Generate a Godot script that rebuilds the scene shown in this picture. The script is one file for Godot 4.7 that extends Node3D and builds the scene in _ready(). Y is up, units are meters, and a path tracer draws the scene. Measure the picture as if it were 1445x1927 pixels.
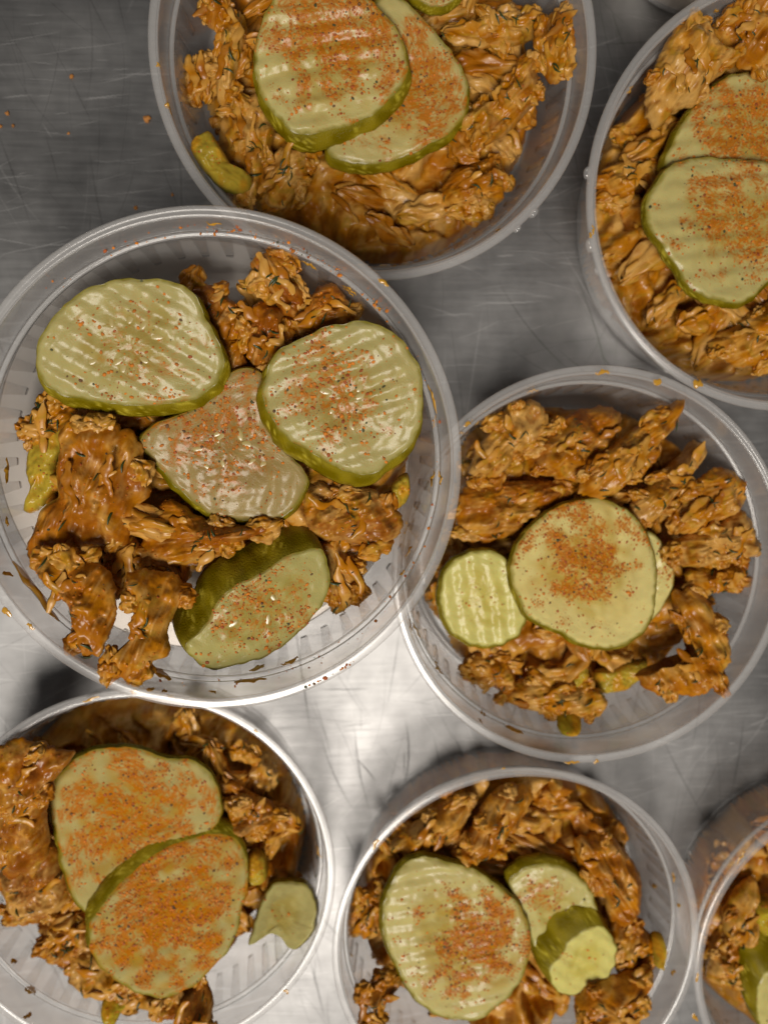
extends Node3D
# Seven clear deli cups of saucy shredded chicken with crinkle cut pickle slices on a scratched steel table, seen from above.
# Lengths are worked out in millimetres (MM) and kept in metres. Outlines are given in photo pixels and laid on the plane of the thing they belong to.
const MM := 0.001
const FOCAL := 1600.0
const EYE := Vector3(0, 275.84, 0)
const PITCH := 6.9745
const LEAN := 4.1715

var eye_right: Vector3
var eye_down: Vector3
var eye_look: Vector3
var rng := RandomNumberGenerator.new()
var noise := FastNoiseLite.new()
var M := {}
var cups := {}
var pickles := []
var chunk_meshes := []
var shred_meshes := []
var grain_mesh: Mesh
var dill_mesh: Mesh
var used := {}


func _ready():
	var r := Basis(Vector3(0, 0, 1), deg_to_rad(LEAN))
	var c := cos(deg_to_rad(PITCH))
	var s := sin(deg_to_rad(PITCH))
	eye_right = r * Vector3(1, 0, 0)
	eye_down = r * Vector3(0, s, c)
	eye_look = r * Vector3(0, -c, s)
	# --- camera
	var cam := Camera3D.new()
	cam.name = "camera"
	cam.basis = Basis(eye_right, -eye_down, -eye_look)
	cam.position = EYE * MM
	cam.near = 0.01
	cam.far = 60.0
	cam.fov = rad_to_deg(2.0 * atan(963.5 / FOCAL))
	var at := CameraAttributesPhysical.new()
	at.frustum_focal_length = 12.0 / (963.5 / FOCAL)
	at.frustum_focus_distance = 0.214
	at.exposure_aperture = 6.8
	at.frustum_near = 0.01
	at.frustum_far = 60.0
	cam.attributes = at
	add_child(cam)
	cam.current = true
	# --- the dim room and the ceiling light panel over the far bench edge
	var env := Environment.new()
	env.background_mode = Environment.BG_COLOR
	env.background_color = Color(0.058, 0.057, 0.056).linear_to_srgb()
	env.tonemap_mode = Environment.TONE_MAPPER_LINEAR
	env.tonemap_exposure = 1.0
	env.sdfgi_enabled = true
	env.ssao_enabled = true
	env.ssil_enabled = true
	var we := WorldEnvironment.new()
	we.name = "room_air"
	we.environment = env
	add_child(we)
	var lamp := AreaLight3D.new()
	lamp.name = "ceiling_panel_light"
	lamp.area_size = Vector2(0.5, 0.42)
	lamp.light_energy = 1.72
	lamp.light_color = Color(1.0, 0.965, 0.92)
	lamp.shadow_enabled = true
	lamp.position = Vector3(-0.12, 1.25, 0.60)
	add_child(lamp)
	lamp.look_at_from_position(lamp.position, Vector3(0, 0, 0.08), Vector3(1, 0, 0))

	rng.seed = 7
	noise.seed = 11
	noise.noise_type = FastNoiseLite.TYPE_SIMPLEX_SMOOTH
	noise.frequency = 1.0
	noise.fractal_type = FastNoiseLite.FRACTAL_NONE
	make_materials()
	make_table()
	make_cups()
	make_library()
	list_pickles()
	for k in cups:
		if k != "support":
			fill_cup(k)
	for p in pickles:
		make_pickle(p)
	make_heroes()
	make_small_things()


# ------------------------------------------------------------------ helpers
func numbered(called: String) -> String:
	if not used.has(called):
		used[called] = 0
		return called
	used[called] += 1
	return "%s_%03d" % [called, used[called]]


func thing(called: String, label: String, category: String, at := Vector3.ZERO, group := "") -> Node3D:
	var o := Node3D.new()
	o.name = numbered(called)
	add_child(o)
	o.position = at
	o.set_meta("label", label)
	o.set_meta("category", category)
	if group:
		o.set_meta("group", group)
	return o


func part(called: String, mesh: Mesh, mat: Material, parent: Node, at := Vector3.ZERO) -> MeshInstance3D:
	var o := MeshInstance3D.new()
	o.name = called
	o.mesh = mesh
	o.material_override = mat
	o.position = at
	parent.add_child(o, true)
	return o


func ray(px: Vector2) -> Vector3:
	return eye_look + eye_right * ((px.x - 722.5) / FOCAL) + eye_down * ((px.y - 963.5) / FOCAL)


func on_plane(px: Vector2, h: float) -> Vector3:   # millimetres
	var d := ray(px)
	return EYE + d * ((h - EYE.y) / d.y)


func on_slope(px: Vector2, mid: Vector3, slope: Vector2) -> Vector3:   # the plane y = mid.y + slope . (p - mid)
	var n := Vector3(-slope.x, 1, -slope.y)
	var d := ray(px)
	return EYE + d * (n.dot(mid - EYE) / n.dot(d))


func smooth_loop(flat: Array, count: int) -> PackedVector2Array:   # a closed curve through the points, evenly spaced
	var pts := PackedVector2Array()
	for i in flat.size() / 2:
		pts.append(Vector2(flat[2 * i], flat[2 * i + 1]))
	var n := pts.size()
	var fine := PackedVector2Array()
	for i in n:
		for k in 12:
			fine.append(pts[i].cubic_interpolate(pts[(i + 1) % n], pts[(i + n - 1) % n], pts[(i + 2) % n], k / 12.0))
	var total := 0.0
	for i in fine.size():
		total += fine[i].distance_to(fine[(i + 1) % fine.size()])
	var out := PackedVector2Array()
	var i := 0
	var done := 0.0
	for k in count:
		var want := total * k / count
		while i < fine.size() - 1 and done + fine[i].distance_to(fine[(i + 1) % fine.size()]) < want:
			done += fine[i].distance_to(fine[(i + 1) % fine.size()])
			i += 1
		var seg := fine[i].distance_to(fine[(i + 1) % fine.size()])
		out.append(fine[i].lerp(fine[(i + 1) % fine.size()], clampf((want - done) / maxf(seg, 1e-6), 0, 1)))
	return out


func n3(x: float, y: float, z: float) -> float:
	return noise.get_noise_3d(x, y, z)


func sstep(a: float, b: float, x: float) -> float:
	return smoothstep(a, b, x)


func commit(v: PackedVector3Array, ix: PackedInt32Array, col = null, uv = null) -> ArrayMesh:
	# front faces run clockwise: turn the triangles when the shell's signed volume about its middle is positive
	var mid := Vector3.ZERO
	for p in v:
		mid += p
	mid /= v.size()
	var vol := 0.0
	for t in ix.size() / 3:
		vol += (v[ix[3 * t]] - mid).dot((v[ix[3 * t + 1]] - mid).cross(v[ix[3 * t + 2]] - mid))
	if vol > 0:
		for t in ix.size() / 3:
			var a := ix[3 * t + 1]
			ix[3 * t + 1] = ix[3 * t + 2]
			ix[3 * t + 2] = a
	var nor := PackedVector3Array()
	nor.resize(v.size())
	for t in ix.size() / 3:
		var n := (v[ix[3 * t + 2]] - v[ix[3 * t]]).cross(v[ix[3 * t + 1]] - v[ix[3 * t]])
		nor[ix[3 * t]] += n
		nor[ix[3 * t + 1]] += n
		nor[ix[3 * t + 2]] += n
	for i in nor.size():
		nor[i] = nor[i].normalized() if nor[i].length_squared() > 0 else Vector3.UP
	var a := []
	a.resize(Mesh.ARRAY_MAX)
	a[Mesh.ARRAY_VERTEX] = v
	a[Mesh.ARRAY_NORMAL] = nor
	a[Mesh.ARRAY_INDEX] = ix
	if col != null:
		a[Mesh.ARRAY_COLOR] = col
	if uv != null:
		a[Mesh.ARRAY_TEX_UV] = uv
	var m := ArrayMesh.new()
	m.add_surface_from_arrays(Mesh.PRIMITIVE_TRIANGLES, a)
	return m


func quads(ix: PackedInt32Array, rows: int, segs: int, first := 0) -> void:   # rows of segs vertices, each row closed
	for i in rows - 1:
		for j in segs:
			var a := first + i * segs + j
			var b := first + i * segs + (j + 1) % segs
			ix.append_array(PackedInt32Array([a, b, a + segs, b, b + segs, a + segs]))


func lathe(profile: Array, segs := 144, closed := true) -> ArrayMesh:   # profile of Vector2(radius, height) in mm, a closed outline
	var v := PackedVector3Array()
	var ix := PackedInt32Array()
	var rows := profile.size()
	for i in rows:
		for j in segs:
			var a := TAU * j / segs
			v.append(Vector3(cos(a) * profile[i].x, profile[i].y, sin(a) * profile[i].x) * MM)
	quads(ix, rows, segs)
	if closed:
		for j in segs:
			var a := (rows - 1) * segs + j
			var b := (rows - 1) * segs + (j + 1) % segs
			ix.append_array(PackedInt32Array([a, b, j, b, (j + 1) % segs, j]))
	# a tube round the axis: its signed volume about the axis is that of the solid
	return commit(v, ix)


# ------------------------------------------------------------------ materials
func std(rough: float, color := Color.WHITE, metal := 0.0) -> StandardMaterial3D:
	var m := StandardMaterial3D.new()
	m.albedo_color = color.linear_to_srgb()
	m.roughness = rough
	m.metallic = metal
	m.metallic_specular = 0.5
	return m


func tex(im: Image) -> ImageTexture:
	return ImageTexture.create_from_image(im)


func noise_image(w: int, h: int, freq: float, sd: int, octaves := 3) -> Image:
	var f := FastNoiseLite.new()
	f.seed = sd
	f.frequency = freq
	f.fractal_octaves = octaves
	f.noise_type = FastNoiseLite.TYPE_SIMPLEX_SMOOTH
	var im := f.get_seamless_image(w, h)
	im.convert(Image.FORMAT_RGB8)
	return im


func make_materials() -> void:
	# wet chicken: strands run along the first texture axis
	var strands := noise_image(48, 512, 0.035, 3, 4)
	strands.resize(512, 512, Image.INTERPOLATE_CUBIC)
	var lumps := noise_image(512, 512, 0.018, 4, 4)
	var relief := Image.create(512, 512, false, Image.FORMAT_RGB8)
	var tint := Image.create(512, 512, false, Image.FORMAT_RGB8)
	var blot := noise_image(512, 512, 0.012, 5, 5)
	for y in 512:
		for x in 512:
			var s := strands.get_pixel(x, y).r
			var l := lumps.get_pixel(x, y).r
			var h := clampf(s * 0.28 + l * 0.75 - 0.02, 0, 1)
			relief.set_pixel(x, y, Color(h, h, h))
			var b := blot.get_pixel(x, y).r
			var k := lerpf(0.80, 1.0, clampf(s * 0.55 + b * 0.6, 0, 1))
			tint.set_pixel(x, y, Color(k, k * lerpf(0.93, 1.0, b), k * lerpf(0.78, 1.0, b)))
	var r := RandomNumberGenerator.new()
	r.seed = 5
	for i in 1000:   # ground pepper, chilli and herb specks
		var cx := r.randi() % 512
		var cy := r.randi() % 512
		var c: Color = [Color(0.36, 0.20, 0.08), Color(0.80, 0.40, 0.16), Color(0.26, 0.30, 0.12), Color(0.70, 0.26, 0.10)][r.randi() % 4]
		var big := 1 + (1 if r.randf() < 0.35 else 0) + (1 if r.randf() < 0.1 else 0)
		for dy in big:
			for dx in big:
				tint.set_pixel((cx + dx) % 512, (cy + dy) % 512, c.lerp(tint.get_pixel((cx + dx) % 512, (cy + dy) % 512), 0.25 + 0.3 * r.randf()))
	var relief_t := tex(relief)
	var tint_t := tex(tint)
	var m := std(0.42)
	m.metallic_specular = 0.22
	m.vertex_color_use_as_albedo = true
	m.albedo_texture = tint_t
	m.heightmap_enabled = true
	m.heightmap_texture = relief_t
	m.heightmap_scale = 0.034
	m.uv1_triplanar = true
	m.uv1_scale = Vector3.ONE * 34.0
	m.clearcoat_enabled = true
	m.clearcoat = 0.45
	m.clearcoat_roughness = 0.26
	m.resource_name = "saucy chicken"
	M.chicken = m
	var f: StandardMaterial3D = m.duplicate()   # the library pieces are a unit big and scaled
	f.uv1_scale = Vector3.ONE * 0.32
	f.heightmap_scale = 0.015
	f.resource_name = "saucy chicken piece"
	M.piece = f
	var fr: StandardMaterial3D = f.duplicate()   # the small ends have a finer grain
	fr.heightmap_scale = 0.004
	fr.resource_name = "saucy chicken end"
	M.fray = fr
	# pickle flesh: watery, finely pitted
	var pit := noise_image(512, 512, 0.06, 9, 4)
	var p := std(0.26)
	p.metallic_specular = 0.2
	p.vertex_color_use_as_albedo = true
	p.heightmap_enabled = true
	p.heightmap_texture = tex(pit)
	p.heightmap_scale = 0.007
	p.uv1_triplanar = true
	p.uv1_scale = Vector3.ONE * 55.0
	p.clearcoat_enabled = true
	p.clearcoat = 0.24
	p.clearcoat_roughness = 0.2
	p.subsurf_scatter_enabled = true
	p.subsurf_scatter_strength = 0.12
	p.resource_name = "pickle flesh"
	M.flesh = p
	var pd: StandardMaterial3D = p.duplicate()   # under a coat of powder the flesh shines less
	pd.clearcoat_enabled = false
	pd.metallic_specular = 0.06
	pd.roughness = 0.6
	pd.resource_name = "powdered pickle flesh"
	M.flesh_powdered = pd
	var k: StandardMaterial3D = p.duplicate()
	k.subsurf_scatter_enabled = false
	k.roughness = 0.25
	k.heightmap_scale = 0.025
	k.resource_name = "pickle rind"
	M.rind = k
	var s := std(0.2, Color(0.42, 0.325, 0.10))
	s.clearcoat_enabled = true
	s.resource_name = "pickle seed"
	M.seed = s
	# cup plastic: thin hazy polypropylene
	var a := std(0.18, Color(0.88, 0.87, 0.86))
	a.albedo_color.a = 0.13
	a.transparency = BaseMaterial3D.TRANSPARENCY_ALPHA
	a.resource_name = "clear plastic"
	M.plastic = a
	var b: StandardMaterial3D = a.duplicate()
	b.albedo_color.a = 0.17
	b.resource_name = "thick clear plastic"
	M.rim = b
	var w: StandardMaterial3D = a.duplicate()
	w.albedo_color = Color(0.45, 0.44, 0.43, 0.07)
	M.lug = w
	var lid := std(0.5, Color(0.60, 0.56, 0.52), 0.6)
	lid.resource_name = "milky lid"
	M.lid = lid
	M.lid_cream = std(0.35, Color(0.72, 0.64, 0.52))
	var drop := std(0.03, Color(0.95, 0.95, 0.95))
	drop.albedo_color.a = 0.12
	drop.transparency = BaseMaterial3D.TRANSPARENCY_ALPHA
	M.water = drop
	var sauce := std(0.22, Color(0.56, 0.29, 0.03))
	sauce.clearcoat_enabled = true
	sauce.clearcoat = 0.8
	sauce.clearcoat_roughness = 0.08
	M.sauce = sauce
	var g := std(0.7)
	g.vertex_color_use_as_albedo = true
	M.grain = g
	var d := std(0.4, Color(0.035, 0.055, 0.012))
	d.vertex_color_use_as_albedo = true
	M.dill = d


# ------------------------------------------------------------------ steel table
func make_table() -> void:
	var n := 2048
	var brush := noise_image(128, 2048, 0.11, 21, 3)
	brush.resize(n, n, Image.INTERPOLATE_CUBIC)
	var cloud := noise_image(512, 512, 0.009, 22, 5)
	cloud.resize(n, n, Image.INTERPOLATE_CUBIC)
	var fine := noise_image(1024, 1024, 0.05, 27, 3)
	fine.resize(n, n)
	var im := Image.create(n, n, false, Image.FORMAT_L8)
	im.fill(Color(0.5, 0.5, 0.5))
	var ro := Image.create(n, n, false, Image.FORMAT_L8)
	var data := PackedByteArray()
	var rdata := PackedByteArray()
	data.resize(n * n)
	rdata.resize(n * n)
	var bd := brush.get_data()
	var cd := cloud.get_data()
	var fd := fine.get_data()
	for i in n * n:
		var b := bd[3 * i]
		var c := cd[3 * i]
		var q := fd[3 * i]
		data[i] = clampi(214 + (b - 128) * 7 / 128 + (c - 128) * 17 / 128 + (q - 128) * 14 / 128, 0, 255)
		rdata[i] = clampi(118 + (c - 128) * 24 / 128 + (b - 128) * 10 / 128, 0, 255)
	var r := RandomNumberGenerator.new()
	r.seed = 3
	for k in 5200:   # fine scratches, most of them along the brushing, some across
		var p := Vector2(r.randf() * n, r.randf() * n)
		var across := r.randf() < 0.28
		var ang := r.randfn(-0.10, 0.16) if not across else r.randfn(1.35, 0.30)
		var len := r.randf_range(10, 120) if not across else r.randf_range(25, 210)
		var bend := r.randfn(0, 0.0022)
		var power := r.randf_range(8, 54) * (1.0 if not across else -0.75)
		if r.randf() < 0.25:
			power = -power * 0.6
		var wide := 1 if r.randf() < 0.8 else 2
		if across and r.randf() < 0.4:
			wide = 3
		for q in int(len):
			p += Vector2.from_angle(ang)
			ang += bend
			var fade := sin(PI * q / len)
			for e in wide:
				var i := posmod(int(p.y) + (e if not across else 0), n) * n + posmod(int(p.x) + (e if across else 0), n)
				data[i] = clampi(data[i] + int(power * fade), 30, 255)
				rdata[i] = clampi(rdata[i] + int(absf(power) * 0.35 * fade), 0, 255)
	im = Image.create_from_data(n, n, false, Image.FORMAT_L8, data)
	ro = Image.create_from_data(n, n, false, Image.FORMAT_L8, rdata)
	im.convert(Image.FORMAT_RGB8)
	var m := std(1.0, Color(0.40, 0.40, 0.402), 1.0)
	m.albedo_texture = tex(im)
	m.roughness_texture = tex(ro)
	m.roughness_texture_channel = BaseMaterial3D.TEXTURE_CHANNEL_RED
	m.uv1_triplanar = true
	m.uv1_world_triplanar = true
	m.uv1_scale = Vector3.ONE * 2.3
	m.uv1_offset = Vector3(0.13, 0, 0.37)
	m.resource_name = "scratched steel"
	var box := BoxMesh.new()
	box.size = Vector3(1.8, 0.03, 1.4)
	var o := part("steel_table", box, m, self, Vector3(0, -0.015, 0.1))
	o.set_meta("kind", "structure")
	o.set_meta("label", "scratched brushed stainless steel table top under the cups")


# ------------------------------------------------------------------ cups
func make_cups() -> void:
	# centre x, z, size, height of its foot
	var rows := [
		["front", -25.6, 13.45, 1.004, 37.6, "clear round deli cup with four pickle slices, stacked highest at centre left"],
		["top", 15.33, -93.99, 1.016, 0.0, "clear round deli cup cut by the top edge, behind the stacked cup"],
		["right", 132.2, -58.4, 1.013, 0.0, "clear round deli cup with water drops on its rim, at the upper right edge"],
		["middle", 78.2, 46.6, 1.003, 0.0, "clear deli cup right of the stacked cup, holding one small and one large pickle slice"],
		["corner", -54.7, 137.0, 0.985, 0.0, "clear round deli cup at the lower left, partly under the stacked cup's rim"],
		["low", 58.7, 163.7, 0.974, 0.0, "clear round deli cup at the bottom centre with a folded pickle slice"],
		["edge", 171.0, 174.3, 0.955, 0.0, "clear round deli cup cut off by the lower right corner"],
		["behind", 119.4, -154.2, 0.66, 0.0, "small cup of pale sauce of which only a sliver shows at the top right edge"],
		["support", -31.8, 11.6, 0.955, 0.0, "lidded deli cup hidden under the stacked front cup, lid seen through its floor"]]
	# meshes shared by all cups
	var rim := lathe([Vector2(56.0, 37.0), Vector2(55.75, 37.5), Vector2(55.9, 38.0), Vector2(56.4, 38.25), Vector2(57.0, 38.1), Vector2(57.7, 38.2), Vector2(58.25, 38.0), Vector2(58.5, 37.5), Vector2(58.4, 36.8), Vector2(57.9, 36.3), Vector2(57.2, 36.2), Vector2(56.5, 36.5)], 192)
	var collar := lathe([Vector2(56.1, 36.9), Vector2(55.7, 33.0), Vector2(54.95, 29.2), Vector2(54.4, 28.6), Vector2(55.3, 28.5), Vector2(56.3, 33.0), Vector2(56.8, 36.4)], 192)
	var ledge := lathe([Vector2(54.5, 28.9), Vector2(54.0, 28.8), Vector2(53.5, 28.4), Vector2(53.3, 27.8), Vector2(53.9, 27.6), Vector2(54.9, 28.2)], 192)
	var wall := lathe([Vector2(53.3, 27.7), Vector2(51.6, 16.0), Vector2(49.9, 4.0), Vector2(49.3, 2.2), Vector2(48.2, 1.35), Vector2(47.6, 1.2), Vector2(47.6, 0.6), Vector2(48.6, 0.1), Vector2(49.5, 0.05), Vector2(50.1, 0.7), Vector2(50.6, 3.5), Vector2(52.4, 16.0), Vector2(53.95, 27.5)], 192)
	var floor_v := [Vector2(0.05, 1.25), Vector2(30.0, 1.2), Vector2(44.0, 1.15), Vector2(45.0, 1.5), Vector2(46.0, 1.2), Vector2(47.55, 1.2), Vector2(47.55, 0.6), Vector2(30, 0.55), Vector2(0.05, 0.6)]
	var base := lathe(floor_v, 144)
	var lugs := lug_ring()
	for row in rows:
		var c := {"x": row[1], "z": row[2], "s": row[3], "lift": row[4]}
		cups[row[0]] = c
		var t := thing("deli_cup", row[5], "deli cup", Vector3(c.x, c.lift, c.z) * MM, "" )
		t.set_meta("group", "clear deli cups on the steel table")
		t.scale = Vector3.ONE * c.s
		c.node = t
		part("rim", rim, M.rim, t)
		part("collar", collar, M.plastic, t)
		part("ledge", ledge, M.rim, t)
		part("wall", wall, M.plastic, t)
		part("floor", base, M.plastic, t)
		part("stacking_lug_ring", lugs, M.lug, t)
		if row[0] == "behind":
			part("pale_sauce", lathe([Vector2(0.05, 27.0), Vector2(52.9, 26.6), Vector2(51.4, 16.0), Vector2(49.6, 4.0), Vector2(48.6, 2.1), Vector2(0.05, 1.6)]), M.lid_cream, t)
		if row[0] == "support":
			part("lid", lathe([Vector2(0.05, 38.6), Vector2(50, 38.6), Vector2(52, 38.7), Vector2(53, 38.9), Vector2(58.7, 38.9), Vector2(59.3, 38.3), Vector2(59.3, 35.5), Vector2(58.7, 35.5), Vector2(58.6, 38.3), Vector2(50, 38.3), Vector2(0.05, 38.3)]), M.lid, t)


func wall_r(y: float) -> float:   # inner radius of a cup of size 1 at a height in mm
	var ys := [0.0, 1.3, 2.2, 4.0, 16.0, 27.7, 28.6, 29.2, 33.0, 36.9, 60.0]
	var rs := [47.0, 48.2, 49.3, 49.9, 51.6, 53.3, 54.4, 54.95, 55.7, 56.1, 56.1]
	for i in 10:
		if y < ys[i + 1]:
			return lerpf(rs[i], rs[i + 1], (y - ys[i]) / (ys[i + 1] - ys[i]))
	return 56.0


func lug_ring() -> ArrayMesh:   # tapered ribs inside the wall, below the ledge
	var v := PackedVector3Array()
	var ix := PackedInt32Array()
	var count := 54
	for k in count:
		var a := TAU * k / count
		for q in 2:
			var y := 27.4 if q == 0 else 15.5
			var half := (1.75 if q == 0 else 1.05) / 53.0
			var r := 53.25 if q == 0 else 51.55
			for w in [[-half, 0.02], [-half * 0.8, -0.55], [half * 0.8, -0.55], [half, 0.02]]:
				v.append(Vector3(cos(a + w[0]), 0, sin(a + w[0])) * (r + w[1]) * MM + Vector3(0, y * MM, 0))
		var f := k * 8
		for q in 3:
			ix.append_array(PackedInt32Array([f + q, f + q + 1, f + q + 4, f + q + 1, f + q + 5, f + q + 4]))
		ix.append_array(PackedInt32Array([f, f + 3, f + 1, f + 1, f + 3, f + 2, f + 4, f + 5, f + 7, f + 5, f + 6, f + 7]))
	return commit(v, ix)


# ------------------------------------------------------------------ chicken
func chicken_color(p: Vector3, sd: float, fibre: float) -> Color:
	var a := n3(p.x * 1.1 + sd, p.y * 1.1, p.z * 1.1 + sd * 0.3)
	var b := n3(p.x * 2.6 - sd, p.y * 2.6 + 9.0, p.z * 2.6)
	var kin := clampf(fposmod(sin(sd * 12.99) * 437.5, 1.0) + 0.55 * n3(p.x * 0.9 + sd, p.y * 0.5, p.z * 0.9), 0.0, 1.0)   # no two pieces are the same colour
	var c := Color(0.68, 0.355, 0.06).lerp(Color(0.58, 0.235, 0.006), sstep(-0.35, 0.5, a + 0.4 * b + 0.7 * (kin - 0.5)))
	if kin > 0.72:
		c = c.lerp(Color(0.40, 0.135, 0.004), 0.7 * sstep(0.72, 0.95, kin))
	if kin < 0.3:
		c = c.lerp(Color(0.74, 0.46, 0.15), 0.75 * sstep(0.3, 0.05, kin))
	elif kin < 0.42:
		c = c.lerp(Color(0.50, 0.31, 0.03), 0.6)
	c = c.lerp(Color(0.32, 0.095, 0.003), 0.6 * sstep(0.25, 0.8, b + 0.4 * n3(sd, p.x, p.z)))
	c = c.lerp(Color(0.80, 0.50, 0.18), 0.55 * sstep(0.1, 0.9, fibre - 0.4 * a))
	return c


func make_library() -> void:
	for k in 26:
		chunk_meshes.append(chunk_mesh(k * 13.7 + 2.0, k % 3))
	for k in 10:
		shred_meshes.append(shred_mesh(k * 7.3 + 1.0))
	var g := SphereMesh.new()
	g.radius = 0.5
	g.height = 0.8
	g.radial_segments = 6
	g.rings = 3
	grain_mesh = g
	# a bent sliver of dill leaf, one unit long
	var v := PackedVector3Array()
	var ix := PackedInt32Array()
	for i in 6:
		var t := i / 5.0
		var w := 0.075 * sin(PI * clampf(t * 0.9 + 0.08, 0, 1)) + 0.015
		for j in 5:
			var a := TAU * j / 5
			v.append(Vector3(t - 0.5, 0.12 * sin(PI * t) + w * 0.5 * sin(a), 0.14 * (t - 0.5) * (t - 0.5) * 4.0 + w * cos(a)))
	quads(ix, 6, 5)
	for j in [1, 2, 3]:
		ix.append_array(PackedInt32Array([0, j + 1, j, 25, 25 + j, 25 + j + 1]))
	dill_mesh = commit(v, ix)


func chunk_mesh(sd: float, kind: int) -> ArrayMesh:   # a torn piece of pulled chicken, half a length of one along x
	var rows := 30
	var segs := 36
	var v := PackedVector3Array()
	var col := PackedColorArray()
	var ix := PackedInt32Array()
	var bend := n3(sd, 3.0, 1.0) * 0.9
	var curve := n3(sd, 8.0, 2.0) * (0.9 if kind == 0 else 0.5)
	var strand: float = [5.0, 3.2, 4.2][kind]
	for i in rows:
		var t := (i + 0.5) / rows
		var x := -cos(PI * t)
		var rad := pow(maxf(1.0 - x * x, 0.0), 0.30 if kind != 1 else 0.42)
		for j in segs:
			var a := TAU * j / segs
			var ca := cos(a)
			var sa := sin(a)
			var f := n3(x * 1.3 + sd, sa * strand * 0.7, ca * strand * 0.7 + sd)
			var f2 := n3(x * 2.6 - sd, sa * strand * 1.6, ca * strand * 1.6)
			var l := n3(x * 1.5 + sd * 2.0, sa * 1.3, ca * 1.3)
			var l2 := n3(x * 4.0, sa * 2.6 + sd, ca * 2.6)
			var ridge := 1.0 - 2.0 * absf(f)
			var rr := rad * (0.95 + 0.50 * l + (0.14 if kind == 2 else 0.08) * f + 0.02 * f2 + 0.05 * l2)
			rr = maxf(rr, 0.08)
			var tear := 0.22 * n3(sa * 2.4, ca * 2.4, sd + signf(x) * 5.0) * sstep(0.35, 1.0, absf(x))
			var xx := x * (1.0 + tear) + 0.08 * l2
			v.append(Vector3(xx, rr * sa + bend * (x * x - 0.3) * 0.6, rr * ca + curve * (x * x - 0.3)))
			col.append(chicken_color(Vector3(x, sa * 0.8, ca * 0.8), sd, f + 0.6 * f2))
	quads(ix, rows, segs)
	for e in [0, (rows - 1) * segs]:
		var c := Vector3.ZERO
		for j in segs:
			c += v[e + j]
		v.append(c / segs)
		col.append(col[e])
		for j in segs:
			if e == 0:
				ix.append_array(PackedInt32Array([v.size() - 1, e + (j + 1) % segs, e + j]))
			else:
				ix.append_array(PackedInt32Array([v.size() - 1, e + j, e + (j + 1) % segs]))
	return commit(v, ix, col)


func shred_mesh(sd: float) -> ArrayMesh:   # one thin strand of meat, a unit long
	var v := PackedVector3Array()
	var col := PackedColorArray()
	var ix := PackedInt32Array()
	for i in 18:
		var t := i / 17.0
		var r := 0.10 * pow(maxf(sin(PI * lerpf(0.04, 0.96, t)), 0.0), 0.5) * (1.0 + 0.6 * n3(t * 4.0, sd, 0.0))
		for j in 9:
			var a := TAU * j / 9
			var rr := r * (1.0 + 0.35 * n3(t * 1.5, a * 1.2, sd))
			v.append(Vector3(t - 0.5, 0.05 * n3(t * 3.0, sd, 4.0) + rr * 0.8 * sin(a), 0.15 * n3(t * 1.2, sd, 9.0) + rr * cos(a)))
			col.append(chicken_color(Vector3(t * 1.4, sin(a) * 0.2, sd), sd, 0.1 + 0.4 * n3(a, t * 2.0, sd)))
	quads(ix, 18, 9)
	for j in range(1, 8):
		ix.append_array(PackedInt32Array([0, j + 1, j, 153, 153 + j, 153 + j + 1]))
	return commit(v, ix, col)


func region(k: String) -> Array:   # where the food of a cup lies, in photo pixels
	match k:
		"front": return [55, 800, 120, 770, 300, 620, 380, 545, 450, 560, 480, 500, 540, 490, 600, 540, 660, 590, 720, 650, 785, 720, 785, 830, 762, 930, 745, 1005, 690, 1035, 668, 1100, 640, 1150, 600, 1110, 500, 1090, 360, 1090, 315, 1180, 300, 1240, 220, 1255, 255, 1180, 230, 1090, 190, 1200, 160, 1215, 120, 1110, 65, 1050, 58, 960, 50, 880]
		"top": return [380, -60, 395, 30, 425, 60, 425, 110, 362, 130, 358, 160, 392, 200, 405, 250, 365, 280, 385, 320, 430, 360, 490, 390, 540, 410, 590, 440, 660, 478, 740, 488, 840, 484, 905, 445, 925, 390, 955, 340, 1000, 270, 1035, 200, 1055, 120, 1078, 20, 1078, -60]
		"right": return [1225, 90, 1330, 25, 1400, -20, 1600, -20, 1800, 200, 1800, 500, 1650, 690, 1445, 735, 1330, 730, 1210, 640, 1110, 500, 1090, 380, 1110, 280, 1165, 190]
		"middle": return [880, 830, 960, 752, 1050, 765, 1200, 770, 1280, 765, 1300, 830, 1370, 890, 1415, 960, 1428, 1030, 1385, 1090, 1352, 1140, 1372, 1200, 1345, 1285, 1290, 1305, 1195, 1275, 1165, 1300, 1150, 1330, 1085, 1335, 1065, 1372, 1040, 1330, 990, 1335, 950, 1300, 870, 1255, 845, 1200, 800, 1130, 830, 1050, 840, 1000, 860, 940]
		"corner": return [-150, 1500, 0, 1405, 100, 1355, 250, 1330, 400, 1340, 510, 1425, 570, 1540, 580, 1670, 500, 1720, 465, 1760, 430, 1840, 390, 1870, 385, 1940, 350, 1925, 300, 1895, 205, 1880, 195, 1920, 130, 1860, 80, 1810, 75, 1765, 30, 1725, 0, 1690, -80, 1640]
		"low": return [655, 1650, 690, 1560, 770, 1480, 860, 1430, 950, 1415, 1050, 1425, 1150, 1470, 1205, 1560, 1195, 1640, 1215, 1720, 1240, 1770, 1235, 1810, 1195, 1850, 1200, 1990, 1050, 2040, 900, 2010, 820, 1945, 765, 1860, 735, 1860, 708, 1930, 690, 1880, 672, 1780, 668, 1700]
		"edge": return [1290, 1730, 1330, 1610, 1410, 1520, 1550, 1470, 1800, 1600, 1850, 1900, 1700, 2100, 1450, 2050, 1345, 1960, 1325, 1850]
	return []


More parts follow.
